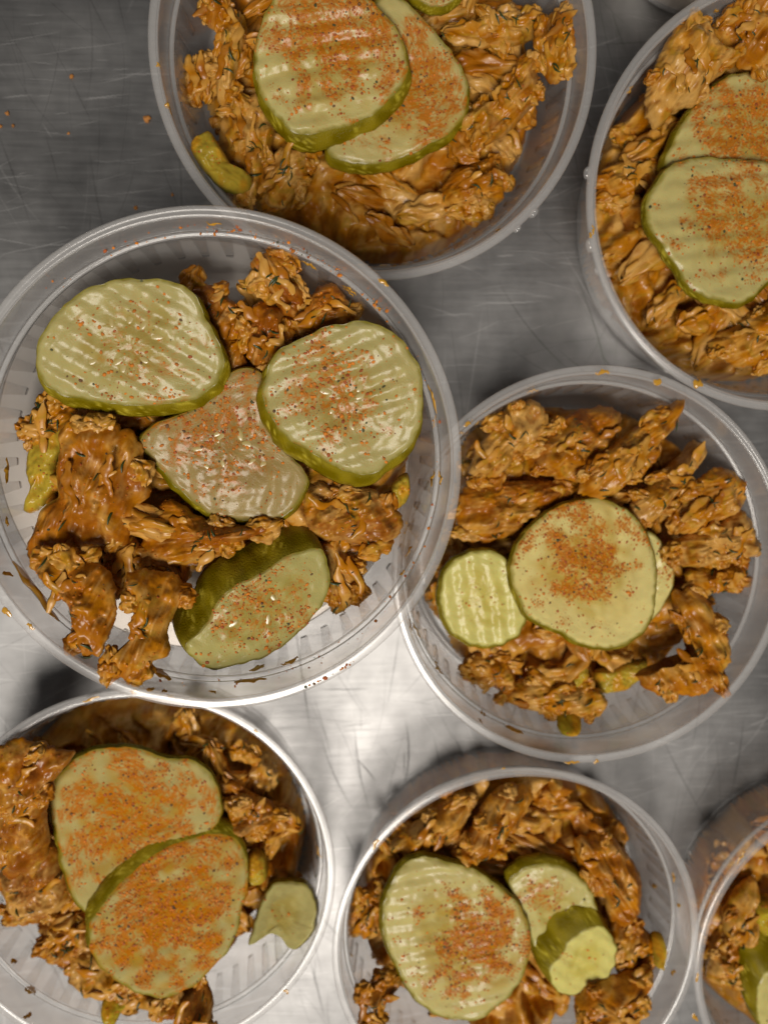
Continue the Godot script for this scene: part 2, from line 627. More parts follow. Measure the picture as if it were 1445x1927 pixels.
func fill_cup(k: String) -> void:
	var flat := region(k)
	if flat.is_empty():
		return
	var c: Dictionary = cups[k]
	var words := {"front": "saucy orange shredded chicken filling the stacked front cup around four pickle slices", "top": "saucy shredded chicken in the cup cut by the top edge", "right": "saucy shredded chicken in the cup with wet rim at the upper right edge",
		"middle": "saucy shredded chicken with dill in the cup right of the stacked cup", "corner": "paprika dusted shredded chicken in the lower left cup", "low": "saucy shredded chicken in the bottom centre cup", "edge": "saucy shredded chicken in the cup cut off by the lower right corner"}
	var t := thing("chicken_salad", words[k], "chicken salad", Vector3(c.x, c.lift, c.z) * MM)
	t.set_meta("group", "portions of shredded chicken salad")
	var mid := 12.0
	var top := {"front": 20.0, "top": 21.0, "right": 22.0, "middle": 20.0, "corner": 19.0, "low": 20.0, "edge": 20.0}
	var hm: float = top[k] * c.s
	var poly := PackedVector2Array()
	for p in smooth_loop(flat, 70):
		var q := on_plane(p, c.lift + mid)
		q -= Vector3(c.x, 0, c.z)
		var v2 := Vector2(q.x, q.z)
		poly.append(v2.limit_length(wall_r(mid) * c.s - 1.5))
	# the wet mass of the heap: shreds of every size pressed into one another
	var step := 0.72
	var n := 148
	var sd: float = hash(k) % 97
	var cells := {}
	var lvls := {}
	for i in n:
		for j in n:
			var q := Vector2(i - n / 2, j - n / 2) * step
			if q.length() > wall_r(8.0) * c.s - 0.6 or not Geometry2D.is_point_in_polygon(q, poly):
				continue
			var d := 99.0
			var brink := 99.0
			for e in poly.size():
				var far := q.distance_to(Geometry2D.get_closest_point_to_segment(q, poly[e], poly[(e + 1) % poly.size()]))
				brink = minf(brink, far)
				if poly[e].length() < wall_r(mid) * c.s - 2.0 or poly[(e + 1) % poly.size()].length() < wall_r(mid) * c.s - 2.0:
					d = minf(d, far)
			var key := Vector2i(i, j)
			lvls[key] = Vector2(1.0 - exp(-d / 5.0), sstep(0.0, 2.2, brink))
			cells[key] = Vector3((1.0 - exp(-d / 5.0)) * hm * 0.42, 0.0, 0.0)
	var keys: Array = cells.keys()
	for e in 210:
		var o: Vector2i = keys[rng.randi() % keys.size()]
		var big := rng.randf()
		var len := lerpf(6.0, 21.0, big)
		var wid := lerpf(2.6, 8.5, big * rng.randf_range(0.4, 1.0))
		var dir := Vector2.from_angle(rng.randf() * TAU)
		var bow := rng.randfn(0, 0.02)
		var crest: float = lvls[o].x * hm * rng.randf_range(0.42, 0.86)
		var lean := rng.randfn(0, 0.14)
		var span := int(len / 2.0 / step) + 2
		for di in range(-span, span + 1):
			for dj in range(-span, span + 1):
				var key := Vector2i(o.x + di, o.y + dj)
				if not cells.has(key):
					continue
				var w := Vector2(di, dj) * step
				var u := w.dot(dir)
				var v := w.dot(dir.orthogonal()) + bow * u * u
				v += 0.9 * n3(u * 0.2, v * 0.2, e)
				var f := n3(u * 0.12, v * 0.85, e * 1.7)
				var r2 := 4.0 * (u * u / (len * len) + v * v / (wid * wid)) * (1.0 + 0.45 * f)
				if r2 >= 1.0:
					continue
				var h := crest + lean * u + wid * 0.42 * (sqrt(1.0 - r2) - 0.4) + 0.34 * f + 0.08 * n3(u * 0.4, v * 2.4, e)
				if h > cells[key].x:
					cells[key] = Vector3(h, e, f)
	var soft := {}
	for key in keys:
		var sum := 0.0
		var cnt := 0.0
		for w in [Vector2i(1, 0), Vector2i(-1, 0), Vector2i(0, 1), Vector2i(0, -1)]:
			if cells.has(key + w):
				sum += cells[key + w].x
				cnt += 1.0
		soft[key] = Vector3(lerpf(cells[key].x, sum / maxf(cnt, 1.0), 0.55 if cnt > 0.0 else 0.0), cells[key].y, cells[key].z)
	cells = soft
	var v := PackedVector3Array()
	var col := PackedColorArray()
	var ix := PackedInt32Array()
	var at := {}
	var hs := {}
	for key in keys:
		var q := Vector2(key.x - n / 2, key.y - n / 2) * step
		var cell: Vector3 = cells[key]
		var y := cell.x
		var sum := 0.0
		var cnt := 0.0
		for w in [Vector2i(1, 0), Vector2i(-1, 0), Vector2i(0, 1), Vector2i(0, -1)]:
			if cells.has(key + w):
				sum += cells[key + w].x
				cnt += 1.0
		if cnt > 0.0:
			y = lerpf(y, sum / cnt, 0.45)
		y += 0.4 * n3(q.x * 0.4, q.y * 0.4, sd) + 0.08 * n3(q.x * 1.1, q.y * 1.1, sd)
		for p in pickles:
			if p.cup == k and Geometry2D.is_point_in_polygon(q + Vector2(c.x, c.z), p.world):
				y = minf(y, p.mid.y + p.slope.x * (q.x + c.x - p.mid.x) + p.slope.y * (q.y + c.z - p.mid.z) - c.lift - p.thick - 1.6)
		y = lerpf(1.3 * c.s, maxf(y, 0.3) + 1.3 * c.s, lvls[key].y)
		at[key] = v.size()
		hs[key] = y
		v.append(Vector3(q.x, y, q.y) * MM)
		col.append(chicken_color(Vector3(q.x, y, q.y) * 0.14, sd + cell.y * 3.1, cell.z))
	for key in keys:
		var a = at.get(key)
		var b = at.get(key + Vector2i(1, 0))
		var e = at.get(key + Vector2i(0, 1))
		var f = at.get(key + Vector2i(1, 1))
		if b != null and e != null:
			ix.append_array(PackedInt32Array([a, b, e]))
			if f != null:
				ix.append_array(PackedInt32Array([b, f, e]))
	var mass := part("sauce_mass", commit(v, ix, col), M.chicken, t)
	# loose shreds lying on it
	for e in 20:
		var o: Vector2i = keys[rng.randi() % keys.size()]
		var len := rng.randf_range(6.0, 15.0)
		var dir := Vector2.from_angle(rng.randf() * TAU)
		var q := Vector2(o.x - n / 2, o.y - n / 2) * step
		var ends := []
		for w in [-0.45, 0.45]:
			var g: Vector2 = q + dir * len * w
			var key := Vector2i(roundi(g.x / step) + n / 2, roundi(g.y / step) + n / 2)
			ends.append(hs.get(key, -1.0))
		if ends[0] < 0.0 or ends[1] < 0.0:
			continue
		var y := maxf((ends[0] + ends[1]) / 2.0, hs[o]) + 0.25
		var b := Basis(Vector3.UP, -dir.angle()) * Basis(Vector3(0, 0, 1), atan2(ends[1] - ends[0], len * 0.9)) * Basis(Vector3.RIGHT, rng.randf() * 0.8)
		var w := rng.randf_range(8.0, 16.0)
		var s := part("chicken_shred", shred_meshes[rng.randi() % shred_meshes.size()], M.fray, t)
		s.transform = Transform3D(b.scaled_local(Vector3(len, w * 0.75, w) * MM), Vector3(q.x, y, q.y) * MM)
	# torn pieces in and on it
	var placed := []
	var grains := []
	var slivers := []
	var count: int = {"front": 36, "top": 52, "right": 64, "middle": 44, "corner": 50, "low": 46, "edge": 46}[k]
	var tries := 0
	while placed.size() < count and tries < 6000:
		tries += 1
		var q : Vector2 = Vector2(rng.randf_range(-52, 52), rng.randf_range(-52, 52)) * c.s
		if not Geometry2D.is_point_in_polygon(q, poly):
			continue
		var len := rng.randf_range(10, 25)
		var wide := rng.randf_range(5.5, 10.0) * lerpf(0.85, 1.1, rng.randf())
		var thick := wide * rng.randf_range(0.55, 0.9)
		var yaw := rng.randf() * TAU
		var d := 99.0
		for e in poly.size():
			d = minf(d, q.distance_to(Geometry2D.get_closest_point_to_segment(q, poly[e], poly[(e + 1) % poly.size()])))
		if d < wide * 0.35 + 1.0:
			continue
		# near the edge a piece lies along it
		if d < len * 0.45:
			len = maxf(d * 2.2, 8.0)
		var close := false
		for o in placed:
			if o.distance_to(q) < 4.3:
				close = true
		if close:
			continue
		var lvl := (1.0 - exp(-d / 6.0))
		var y: float = lvl * hm * rng.randf_range(0.72, 1.04) + 2.0
		y = maxf(y, thick * 0.5 + 1.0)
		y = minf(y, hm + 4.0)
		var world := Vector2(q.x + c.x, q.y + c.z)
		for p in pickles:
			if p.cup == k:
				var inside := Geometry2D.is_point_in_polygon(world, p.world)
				var gap := 0.0
				if not inside:
					gap = 99.0
					for e in p.world.size():
						gap = minf(gap, world.distance_to(p.world[e]))
				if gap < len * 0.5:
					var py: float = p.mid.y + p.slope.x * (world.x - p.mid.x) + p.slope.y * (world.y - p.mid.z) - c.lift
					y = minf(y, py - p.thick - maxf(thick, wide) * 0.55 - 1.2)
		y = clampf(y, 1.5 + thick * 0.35, 60)
		if q.length() + len * 0.3 > wall_r(y) * c.s - 2.0:
			# lie along the wall
			yaw = -q.angle() + PI / 2 + rng.randfn(0, 0.25)
			if q.length() + wide * 0.5 > wall_r(y) * c.s - 1.0:
				continue
		placed.append(q)
		var b := Basis(Vector3.UP, yaw) * Basis(Vector3.FORWARD, rng.randfn(0, 0.22)) * Basis(Vector3.RIGHT, rng.randf() * TAU)
		var mesh: ArrayMesh = chunk_meshes[rng.randi() % chunk_meshes.size()]
		var o := part("chicken_piece", mesh, M.piece, t)
		o.transform = Transform3D(b.scaled_local(Vector3(len * 0.5, thick * 0.56, wide * 0.5) * MM), Vector3(q.x, y, q.y) * MM)
		# dust and herbs on its upper side
		var mv: PackedVector3Array = mesh.surface_get_arrays(0)[Mesh.ARRAY_VERTEX]
		var mn: PackedVector3Array = mesh.surface_get_arrays(0)[Mesh.ARRAY_NORMAL]
		var nb := o.transform.basis.inverse().transposed()
		for e in 26:
			var w := rng.randi() % mv.size()
			var nn := (nb * mn[w]).normalized()
			if nn.y > 0.45:
				var pos := o.transform * mv[w]
				if e < 6:
					if rng.randf() < 0.85:
						slivers.append(Transform3D(Basis(Quaternion(Vector3.UP, nn)) * Basis(Vector3.UP, rng.randf() * TAU).scaled_local(Vector3.ONE * rng.randf_range(1.4, 3.4) * MM), pos + nn * 0.0001))
				else:
					grains.append([pos, nn])
	scatter(grains, "seasoning", t, 0.26, 0.55)
	if slivers.size():
		var mm := MultiMesh.new()
		mm.transform_format = MultiMesh.TRANSFORM_3D
		mm.use_colors = true
		mm.mesh = dill_mesh
		mm.instance_count = slivers.size()
		for i in slivers.size():
			mm.set_instance_transform(i, slivers[i])
			var g := rng.randf_range(0.6, 1.9)
			mm.set_instance_color(i, Color(g * rng.randf_range(0.8, 1.3), g, g))
		var o := MultiMeshInstance3D.new()
		o.name = "chopped_dill"
		o.multimesh = mm
		o.material_override = M.dill
		o.set_meta("kind", "stuff")
		t.add_child(o, true)


func grain_color() -> Color:
	var u := rng.randf()
	var k := rng.randf_range(0.75, 1.3)
	if u < 0.74:
		return Color(0.52 * k, 0.155 * k, 0.004 * k)
	if u < 0.92:
		return Color(0.34 * k, 0.075 * k, 0.010 * k)
	if u < 0.97:
		return Color(0.12 * k, 0.06 * k, 0.02 * k)
	return Color(0.06 * k, 0.065 * k, 0.02 * k)


func scatter(spots: Array, called: String, parent: Node3D, small: float, big: float) -> void:
	if spots.is_empty():
		return
	var mm := MultiMesh.new()
	mm.transform_format = MultiMesh.TRANSFORM_3D
	mm.use_colors = true
	mm.mesh = grain_mesh
	mm.instance_count = spots.size()
	for i in spots.size():
		var size := lerpf(small, big, pow(rng.randf(), 4.0)) * MM
		var b := Basis(Quaternion(Vector3.UP, spots[i][1])) * Basis(Vector3.UP, rng.randf() * TAU)
		b = b.scaled_local(Vector3(size * rng.randf_range(0.7, 1.5), size * rng.randf_range(0.35, 0.7), size * rng.randf_range(0.7, 1.2)))
		mm.set_instance_transform(i, Transform3D(b, spots[i][0] + spots[i][1] * size * 0.12))
		mm.set_instance_color(i, grain_color())
	var o := MultiMeshInstance3D.new()
	o.name = called
	o.multimesh = mm
	o.material_override = M.grain
	o.set_meta("kind", "stuff")
	parent.add_child(o, true)


# ------------------------------------------------------------------ pickles
func pickle(cup: String, label: String, flat: Array, h: float, slope: Vector2, thick: float, shift: Vector2, ridge: Vector3, dust: Array, tone: float, seeds: int, lean := 0.0) -> void:
	# h: height of the middle above the cup's foot; shift: how far the underside lies from the upper side (a slanting cut); ridge: angle, wave length, depth; dust: x, y, radius in pixels, amount, fine grains
	var p := {"cup": cup, "label": label, "h": h, "slope": slope, "thick": thick, "ridge": Vector3(ridge.x, ridge.y, ridge.z * 0.66), "dust": dust, "tone": tone, "seeds": seeds, "lean": lean}
	var lift: float = cups[cup].lift
	var loop := smooth_loop(flat, 132)
	var c2 := Vector2.ZERO
	for q in loop:
		c2 += q
	c2 /= loop.size()
	p.mid = on_plane(c2, lift + h)
	for turnup in 5:
		var most := 0.0
		var dir := Vector2.ZERO
		for q in loop:
			var w := on_slope(q, p.mid, slope)
			var need: float = on_wall(cup, q).y + 1.0 - w.y
			if need > most:
				most = need
				dir = Vector2(w.x - p.mid.x, w.z - p.mid.z)
		if most <= 0.05:
			break
		p.mid = on_plane(c2, p.mid.y + most * 0.7)
		slope += dir / maxf(dir.length_squared(), 4.0) * most * 0.3
	p.slope = slope
	var pts := PackedVector3Array()
	var rise := PackedFloat32Array()
	var flat_world := PackedVector2Array()
	for q in loop:
		var w := on_slope(q, p.mid, slope)
		var over := on_wall(cup, q)
		if over.y + 1.0 > w.y:
			w = over + Vector3(0, 1.0, 0)
		var from := Vector3(w.x - p.mid.x, 0, w.z - p.mid.z)
		w += from.normalized() * (0.45 * ridge_at(p, w.x, w.z) + 0.35 * n3(w.x * 0.25, w.z * 0.25, 4.0))
		rise.append(w.y - p.mid.y - slope.x * (w.x - p.mid.x) - slope.y * (w.z - p.mid.z))
		pts.append(w)
		flat_world.append(Vector2(w.x, w.z))
	p.pts = pts
	p.rise = rise
	p.world = flat_world
	p.shift = on_plane(c2 + shift, lift + h) - p.mid
	p.dust_at = on_plane(Vector2(dust[0], dust[1]), lift + h)
	p.dust_r = dust[2] * (EYE.y - lift - h) / FOCAL
	pickles.append(p)


func list_pickles() -> void:
	# the stacked front cup
	pickle("front", "round pale pickle slice at the upper left of the stacked front cup, bright rind below", [68, 660, 90, 611, 122, 574, 150, 551, 181, 537, 221, 525, 277, 523, 313, 527, 346, 538, 370, 560, 383, 590, 400, 620, 415, 655, 420, 690, 408, 720, 372, 748, 324, 758, 249, 763, 205, 758, 156, 752, 112, 742, 81, 718, 70, 690], 29.5, Vector2(-0.03, -0.22), 4.6, Vector2(6, 22), Vector3(-28, 5.4, 0.55), [270, 690, 130, 0.35, 190], 0.0, 8)
	pickle("front", "pickle slice at the right of the stacked front cup, heavily speckled, against the wall", [500, 709, 517, 664, 550, 646, 583, 628, 619, 614, 666, 604, 702, 607, 738, 623, 763, 645, 777, 670, 791, 697, 795, 748, 791, 801, 776, 834, 755, 852, 723, 880, 702, 893, 678, 895, 650, 886, 613, 870, 583, 850, 538, 822, 516, 795, 500, 765, 493, 735], 30.5, Vector2(0.02, -0.16), 4.8, Vector2(-10, 28), Vector3(18, 5.0, 0.5), [620, 740, 140, 0.6, 420], 0.05, 6)
	pickle("front", "translucent grey pickle slice in the middle of the stacked front cup, overlapped by two others", [262, 835, 300, 882, 345, 930, 385, 962, 420, 976, 480, 981, 530, 973, 560, 948, 579, 908, 572, 885, 545, 855, 522, 820, 505, 770, 500, 715, 470, 692, 430, 705, 400, 745, 350, 775, 290, 800], 23.0, Vector2(-0.02, -0.08), 4.2, Vector2(-6, 8), Vector3(84, 6.0, 0.3), [400, 790, 170, 0.6, 420], 0.75, 9)
	pickle("front", "tilted pickle slice at the stacked front cup's bottom, thick dark rind on its upper left", [349, 1216, 374, 1250, 399, 1260, 436, 1254, 498, 1236, 548, 1205, 585, 1168, 612, 1128, 620, 1091, 613, 1047, 598, 1032, 560, 1040, 529, 1052, 486, 1082, 436, 1106, 405, 1140, 384, 1180], 22.0, Vector2(-0.18, -0.22), 6.2, Vector2(-36, -46), Vector3(-32, 6.0, 0.35), [500, 1150, 130, 0.5, 300], -0.25, 3)
	# the cup at the top
	pickle("top", "large ribbed pickle slice half covered in paprika, upper of two in the top cup", [480, 94, 487, 55, 502, 20, 525, -20, 570, -45, 630, -45, 690, -5, 720, 22, 748, 55, 764, 95, 766, 140, 740, 178, 696, 217, 627, 243, 571, 254, 544, 244, 524, 221, 499, 191, 483, 150], 30.0, Vector2(0.0, -0.14), 4.6, Vector2(5, 26), Vector3(9, 5.6, 0.65), [640, 45, 150, 1.35, 900], 0.0, 5)
	pickle("top", "pickle slice with paprika lying under the large ribbed one in the top cup", [725, -10, 765, 5, 802, 40, 830, 72, 852, 100, 874, 138, 881, 170, 874, 212, 850, 245, 800, 276, 740, 300, 690, 308, 648, 305, 618, 285, 620, 240, 660, 120, 690, 20], 25.5, Vector2(0.05, -0.08), 4.2, Vector2(0, 13), Vector3(8, 6.0, 0.3), [790, 160, 130, 1.2, 600], 0.2, 3)
	pickle("top", "sliver of a third pickle slice at the very top edge of the top cup", [760, -60, 775, -15, 800, 6, 830, 11, 858, -2, 872, -30, 870, -60, 820, -80], 24.0, Vector2(0.0, -0.1), 4.0, Vector2(0, 6), Vector3(10, 5.0, 0.3), [810, -20, 60, 0.5, 50], 0.1, 0)
	# the right cup
	pickle("right", "pickle slice lying behind another in the cup at the right edge, its lower side covered", [1255, 315, 1262, 275, 1283, 230, 1308, 200, 1340, 165, 1375, 142, 1410, 135, 1450, 133, 1510, 150, 1550, 210, 1545, 280, 1500, 320, 1400, 330, 1320, 330], 27.5, Vector2(0.0, 0.06), 4.6, Vector2(-3, 3), Vector3(3, 5.0, 0.5), [1400, 220, 130, 1.15, 600], 0.0, 3)
	pickle("right", "front ribbed pickle slice in the cup at the right edge, overlapping one behind it", [1216, 395, 1225, 360, 1245, 328, 1266, 309, 1300, 298, 1345, 294, 1400, 300, 1445, 305, 1500, 322, 1543, 370, 1550, 430, 1512, 490, 1450, 527, 1421, 555, 1395, 569, 1350, 566, 1310, 551, 1288, 530, 1276, 503, 1258, 482, 1240, 452, 1222, 430], 31.5, Vector2(-0.02, 0.05), 4.4, Vector2(3, 5), Vector3(6, 5.2, 0.5), [1390, 400, 135, 1.0, 600], 0.0, 5)
	# the middle right cup
	pickle("middle", "mostly covered pickle slice peeking out right of the big paprika topped round one", [1240, 1015, 1262, 1048, 1270, 1083, 1263, 1115, 1246, 1146, 1222, 1168, 1180, 1170, 1150, 1100, 1170, 1020, 1210, 1000], 25.0, Vector2(0.02, 0.0), 4.0, Vector2(-4, 4), Vector3(80, 5.0, 0.4), [1240, 1080, 60, 0.5, 60], 0.0, 0)
	pickle("middle", "small ribbed pickle slice left of the big round one in the cup right of centre", [829, 1122, 834, 1084, 856, 1055, 894, 1037, 928, 1037, 952, 1052, 963, 1082, 971, 1127, 990, 1161, 980, 1190, 952, 1211, 914, 1219, 875, 1208, 846, 1184, 832, 1156], 27.0, Vector2(0.03, -0.03), 4.2, Vector2(-2, 4), Vector3(101, 4.9, 0.45), [900, 1120, 60, 0.15, 22], -0.45, 0)
	pickle("middle", "big round pickle slice with a patch of paprika in the cup right of centre", [961, 1060, 976, 1021, 1000, 991, 1039, 960, 1087, 943, 1135, 941, 1173, 957, 1207, 988, 1226, 1026, 1236, 1065, 1232, 1113, 1226, 1161, 1207, 1194, 1173, 1214, 1135, 1219, 1087, 1211, 1058, 1192, 1019, 1175, 990, 1158, 972, 1122, 962, 1089], 31.0, Vector2(0.02, 0.02), 4.4, Vector2(2, 6), Vector3(100, 5.4, 0.22), [1090, 1035, 115, 1.35, 900], 0.12, 4)
	# the lower left cup
	pickle("corner", "upper pickle slice striped with paprika in the lower left cup", [93, 1510, 98, 1480, 120, 1450, 150, 1424, 190, 1410, 235, 1407, 275, 1413, 310, 1428, 362, 1431, 395, 1455, 413, 1490, 417, 1525, 405, 1555, 370, 1590, 300, 1640, 240, 1690, 180, 1712, 160, 1716, 144, 1698, 127, 1660, 113, 1610, 102, 1560], 25.5, Vector2(0.0, -0.03), 4.4, Vector2(-8, 6), Vector3(14, 6.6, 0.45), [245, 1550, 175, 1.35, 900], 0.15, 2)
	pickle("corner", "large oval pickle slice covered in paprika, front one in the lower left cup", [169, 1739, 180, 1722, 202, 1692, 234, 1658, 279, 1620, 315, 1597, 360, 1580, 405, 1571, 441, 1580, 460, 1604, 467, 1640, 464, 1676, 455, 1712, 446, 1757, 427, 1793, 396, 1829, 369, 1854, 324, 1874, 279, 1875, 243, 1860, 207, 1838, 180, 1811, 168, 1779], 29.5, Vector2(-0.05, 0.10), 5.0, Vector2(-12, -22), Vector3(20, 6.0, 0.5), [310, 1715, 200, 1.6, 1300], 0.1, 3)
	pickle("corner", "bare pale pickle end piece at the right wall of the lower left cup", [468, 1780, 476, 1750, 490, 1708, 514, 1668, 545, 1663, 576, 1667, 590, 1688, 594, 1720, 586, 1755, 562, 1782, 543, 1784, 528, 1764, 508, 1756, 490, 1768], 18.0, Vector2(0.12, -0.05), 4.0, Vector2(3, 3), Vector3(60, 9.0, 0.5), [540, 1690, 40, 0.2, 14], -0.1, 0)
	# the bottom cup
	pickle("low", "big ribbed pickle slice with a paprika pile at its centre in the bottom cup", [720, 1735, 722, 1702, 736, 1663, 756, 1634, 786, 1617, 814, 1616, 855, 1626, 891, 1635, 919, 1652, 952, 1682, 977, 1706, 994, 1746, 999, 1784, 985, 1838, 960, 1876, 925, 1905, 897, 1922, 841, 1921, 808, 1905, 781, 1879, 758, 1846, 739, 1804, 723, 1767], 29.0, Vector2(-0.03, 0.02), 4.6, Vector2(-2, 4), Vector3(8, 4.8, 0.5), [900, 1770, 115, 1.7, 1100], 0.0, 0)
	pickle("low", "rear half of the folded pickle slice in the bottom cup, under its bright front half", [958, 1665, 975, 1643, 998, 1631, 1044, 1628, 1091, 1653, 1116, 1688, 1120, 1740, 1080, 1790, 1020, 1815, 1003, 1780, 985, 1720], 25.5, Vector2(0.06, -0.02), 4.4, Vector2(-4, -8), Vector3(30, 5.2, 0.35), [1020, 1690, 55, 0.6, 110], -0.1, 0)
	pickle("low", "front half of the folded pickle slice in the bottom cup, bright yellow green and bare", [1040, 1815, 1056, 1800, 1070, 1775, 1097, 1754, 1126, 1744, 1150, 1762, 1160, 1795, 1146, 1842, 1114, 1866, 1079, 1876, 1046, 1864, 1034, 1840], 28.0, Vector2(-0.10, -0.14), 7.0, Vector2(-34, -50), Vector3(-38, 4.6, 0.4), [1050, 1790, 30, 0.4, 14], -0.5, 0)
	# the corner cup
	pickle("edge", "pickle slice with a dark rind cut off by the lower right edge of the photo", [1428, 1925, 1424, 1880, 1430, 1842, 1450, 1826, 1500, 1820, 1550, 1860, 1560, 1930, 1520, 1980, 1460, 1970], 26.0, Vector2(-0.1, -0.15), 6.0, Vector2(-20, -46), Vector3(-30, 5.0, 0.4), [1500, 1900, 40, 0.4, 40], -0.2, 0)


func ridge_at(p: Dictionary, x: float, z: float) -> float:
	var a := deg_to_rad(p.ridge.x)
	var along := Vector2(x, z).dot(Vector2(sin(a), cos(a)))   # across the ribs, which run at that angle (clockwise in the photo is minus)
	var wob := 0.8 * n3(x * 0.05, z * 0.05, p.mid.x)
	var w := 0.5 + 0.5 * sin(TAU * (along + wob) / p.ridge.y)
	return p.ridge.z * (2.0 * w - 1.0) * (0.62 + 0.5 * n3(x * 0.07 + 20.0, z * 0.07, p.mid.z))


func pickle_top(p: Dictionary, x: float, z: float, rho: float) -> float:
	var y: float = p.mid.y + p.slope.x * (x - p.mid.x) + p.slope.y * (z - p.mid.z)
	y += ridge_at(p, x, z) * (1.0 - 0.3 * sstep(0.9, 1.0, rho))
	y += 0.7 * n3(x * 0.045, z * 0.045, p.mid.z) + 0.14 * n3(x * 0.35, z * 0.35, 3.0) + 0.05 * n3(x * 1.1, z * 1.1, 5.0)
	# the watery seed core sits a little lower
	y -= 0.35 * sstep(0.62, 0.3, rho)
	return y - 0.45 * sstep(0.93, 1.0, rho)


func make_pickle(p: Dictionary) -> void:
	var c: Dictionary = cups[p.cup]
	var t := thing("pickle_slice", p.label, "pickle slice", p.mid * MM, "")
	t.set_meta("group", "crinkle cut pickle slices on the chicken")
	var n: int = p.pts.size()
	var rings := 46
	var v := PackedVector3Array()
	var col := PackedColorArray()
	var ix := PackedInt32Array()
	var pale := Color(0.575, 0.492, 0.19).lerp(Color(0.47, 0.325, 0.13), clampf(p.tone, 0, 1)).lerp(Color(0.56, 0.53, 0.13), clampf(-p.tone, 0, 1))
	var core := Color(0.46, 0.34, 0.075).lerp(Color(0.36, 0.22, 0.07), clampf(p.tone, 0, 1)).lerp(Color(0.52, 0.48, 0.09), clampf(-p.tone, 0, 1))
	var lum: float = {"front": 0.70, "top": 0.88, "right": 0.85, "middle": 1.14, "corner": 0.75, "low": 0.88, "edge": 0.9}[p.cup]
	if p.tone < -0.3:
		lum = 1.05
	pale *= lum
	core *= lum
	var green := Color(0.21, 0.17, 0.010)
	var orange := Color(0.46, 0.13, 0.001)
	for i in range(1, rings + 1):
		var rho := 1.0 - pow(1.0 - float(i) / rings, 1.25)
		for j in n:
			var o: Vector3 = p.pts[j]
			var x := lerpf(p.mid.x, o.x, rho)
			var z := lerpf(p.mid.z, o.z, rho)
			var y: float = pickle_top(p, x, z, rho) + p.rise[j] * rho * rho
			v.append((Vector3(x, y, z) - p.mid) * MM)
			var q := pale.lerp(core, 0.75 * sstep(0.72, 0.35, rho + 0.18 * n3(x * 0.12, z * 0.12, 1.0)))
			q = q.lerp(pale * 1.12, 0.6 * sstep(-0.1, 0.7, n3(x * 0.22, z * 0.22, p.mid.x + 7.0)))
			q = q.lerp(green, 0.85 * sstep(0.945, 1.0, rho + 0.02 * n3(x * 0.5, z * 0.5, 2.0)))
			var dd: float = Vector2(x - p.dust_at.x, z - p.dust_at.z).length() / p.dust_r
			var dust: float = p.dust[3] * sstep(1.2, 0.0, dd + 0.7 * n3(x * 0.13, z * 0.13, p.mid.z + 3.0))
			var wash: float = clampf((p.dust[3] - 0.85) * 1.0, 0.0, 0.68) * sstep(1.35, 0.35, dd + 0.3 * n3(x * 0.08, z * 0.08, 2.0))
			q = q.lerp(Color(0.40, 0.215, 0.008), wash * clampf(0.6 + 1.3 * n3(x * 0.16, z * 0.16, 12.0), 0.0, 1.2))
			# powder gathers on the crests and in small clots
			dust *= 0.62 + 0.85 * n3(x * 0.9, z * 0.9, 8.0) + 0.5 * n3(x * 0.35, z * 0.35, 6.0) + 0.04 * ridge_at(p, x, z) / maxf(p.ridge.z, 0.1) + 0.7 * n3(x * 2.4, z * 2.4, 1.0)
			q = q.lerp(orange, clampf(dust * 1.6 - 0.22, 0.0, 0.84))
			col.append(q)
	var last := (rings - 1) * n
	quads(ix, rings, n)
	v.append((Vector3(p.mid.x, pickle_top(p, p.mid.x, p.mid.z, 0.0), p.mid.z) - p.mid) * MM)
	col.append(col[0])
	for j in n:
		ix.append_array(PackedInt32Array([v.size() - 1, (j + 1) % n, j]))
	# the rind: from the edge of the cut down to the underside, bulging a little, then the underside
	var rv := PackedVector3Array()
	var rc := PackedColorArray()
	var rx := PackedInt32Array()
	var mid2 := Vector2(p.mid.x, p.mid.z)
	for i in 11:
		var s := i / 10.0
		for j in n:
			var e: Vector3 = v[last + j] / MM
			var out: Vector2 = (p.world[j] - mid2).normalized()
			var bulge := 0.9 * sin(PI * minf(s * 1.02, 1.0)) + 0.12 * n3(p.world[j].x * 0.5, s * 3.0, p.world[j].y * 0.5)
			var q: Vector3 = e + p.shift * s + Vector3(out.x * bulge, -p.thick * s, out.y * bulge)
			rv.append(q * MM)
			var speck := n3(q.x * 1.3, q.y * 1.3 + 30.0, q.z * 1.3) + 0.7 * n3(q.x * 2.8, q.y * 2.8, q.z * 2.8)
			var g := Color(0.15, 0.112, 0.003).lerp(Color(0.25, 0.19, 0.008), sstep(-0.4, 0.5, n3(q.x * 0.15, q.y * 0.2, q.z * 0.15)))
			g = g.lerp(Color(0.52, 0.43, 0.045), 0.85 * sstep(0.25, 0.7, speck) * sstep(-0.35, 0.3, n3(q.x * 0.12 + 50.0, 0.0, q.z * 0.12)))
			rc.append(g.lerp(Color(0.24, 0.20, 0.02), 0.6 * sstep(0.18, 0.0, s)))
	quads(rx, 11, n)
	for i in range(1, 5):
		for j in n:
			var e: Vector3 = rv[10 * n + j] / MM
			var cen: Vector3 = p.shift + Vector3(0, -p.thick, 0)
			rv.append(e.lerp(cen, i / 4.5) * MM)
			rc.append(Color(0.42, 0.34, 0.10))
	quads(rx, 5, n, 10 * n)
	var mesh := commit(v, ix, col)
	# an open sheet has no inside: see that it faces up
	var ns: PackedVector3Array = mesh.surface_get_arrays(0)[Mesh.ARRAY_NORMAL]
	if ns[ns.size() - 1].y < 0:
		mesh = flipped(mesh)
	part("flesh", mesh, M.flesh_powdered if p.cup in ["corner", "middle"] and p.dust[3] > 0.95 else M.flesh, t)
	part("rind", commit(rv, rx, rc), M.rind, t)
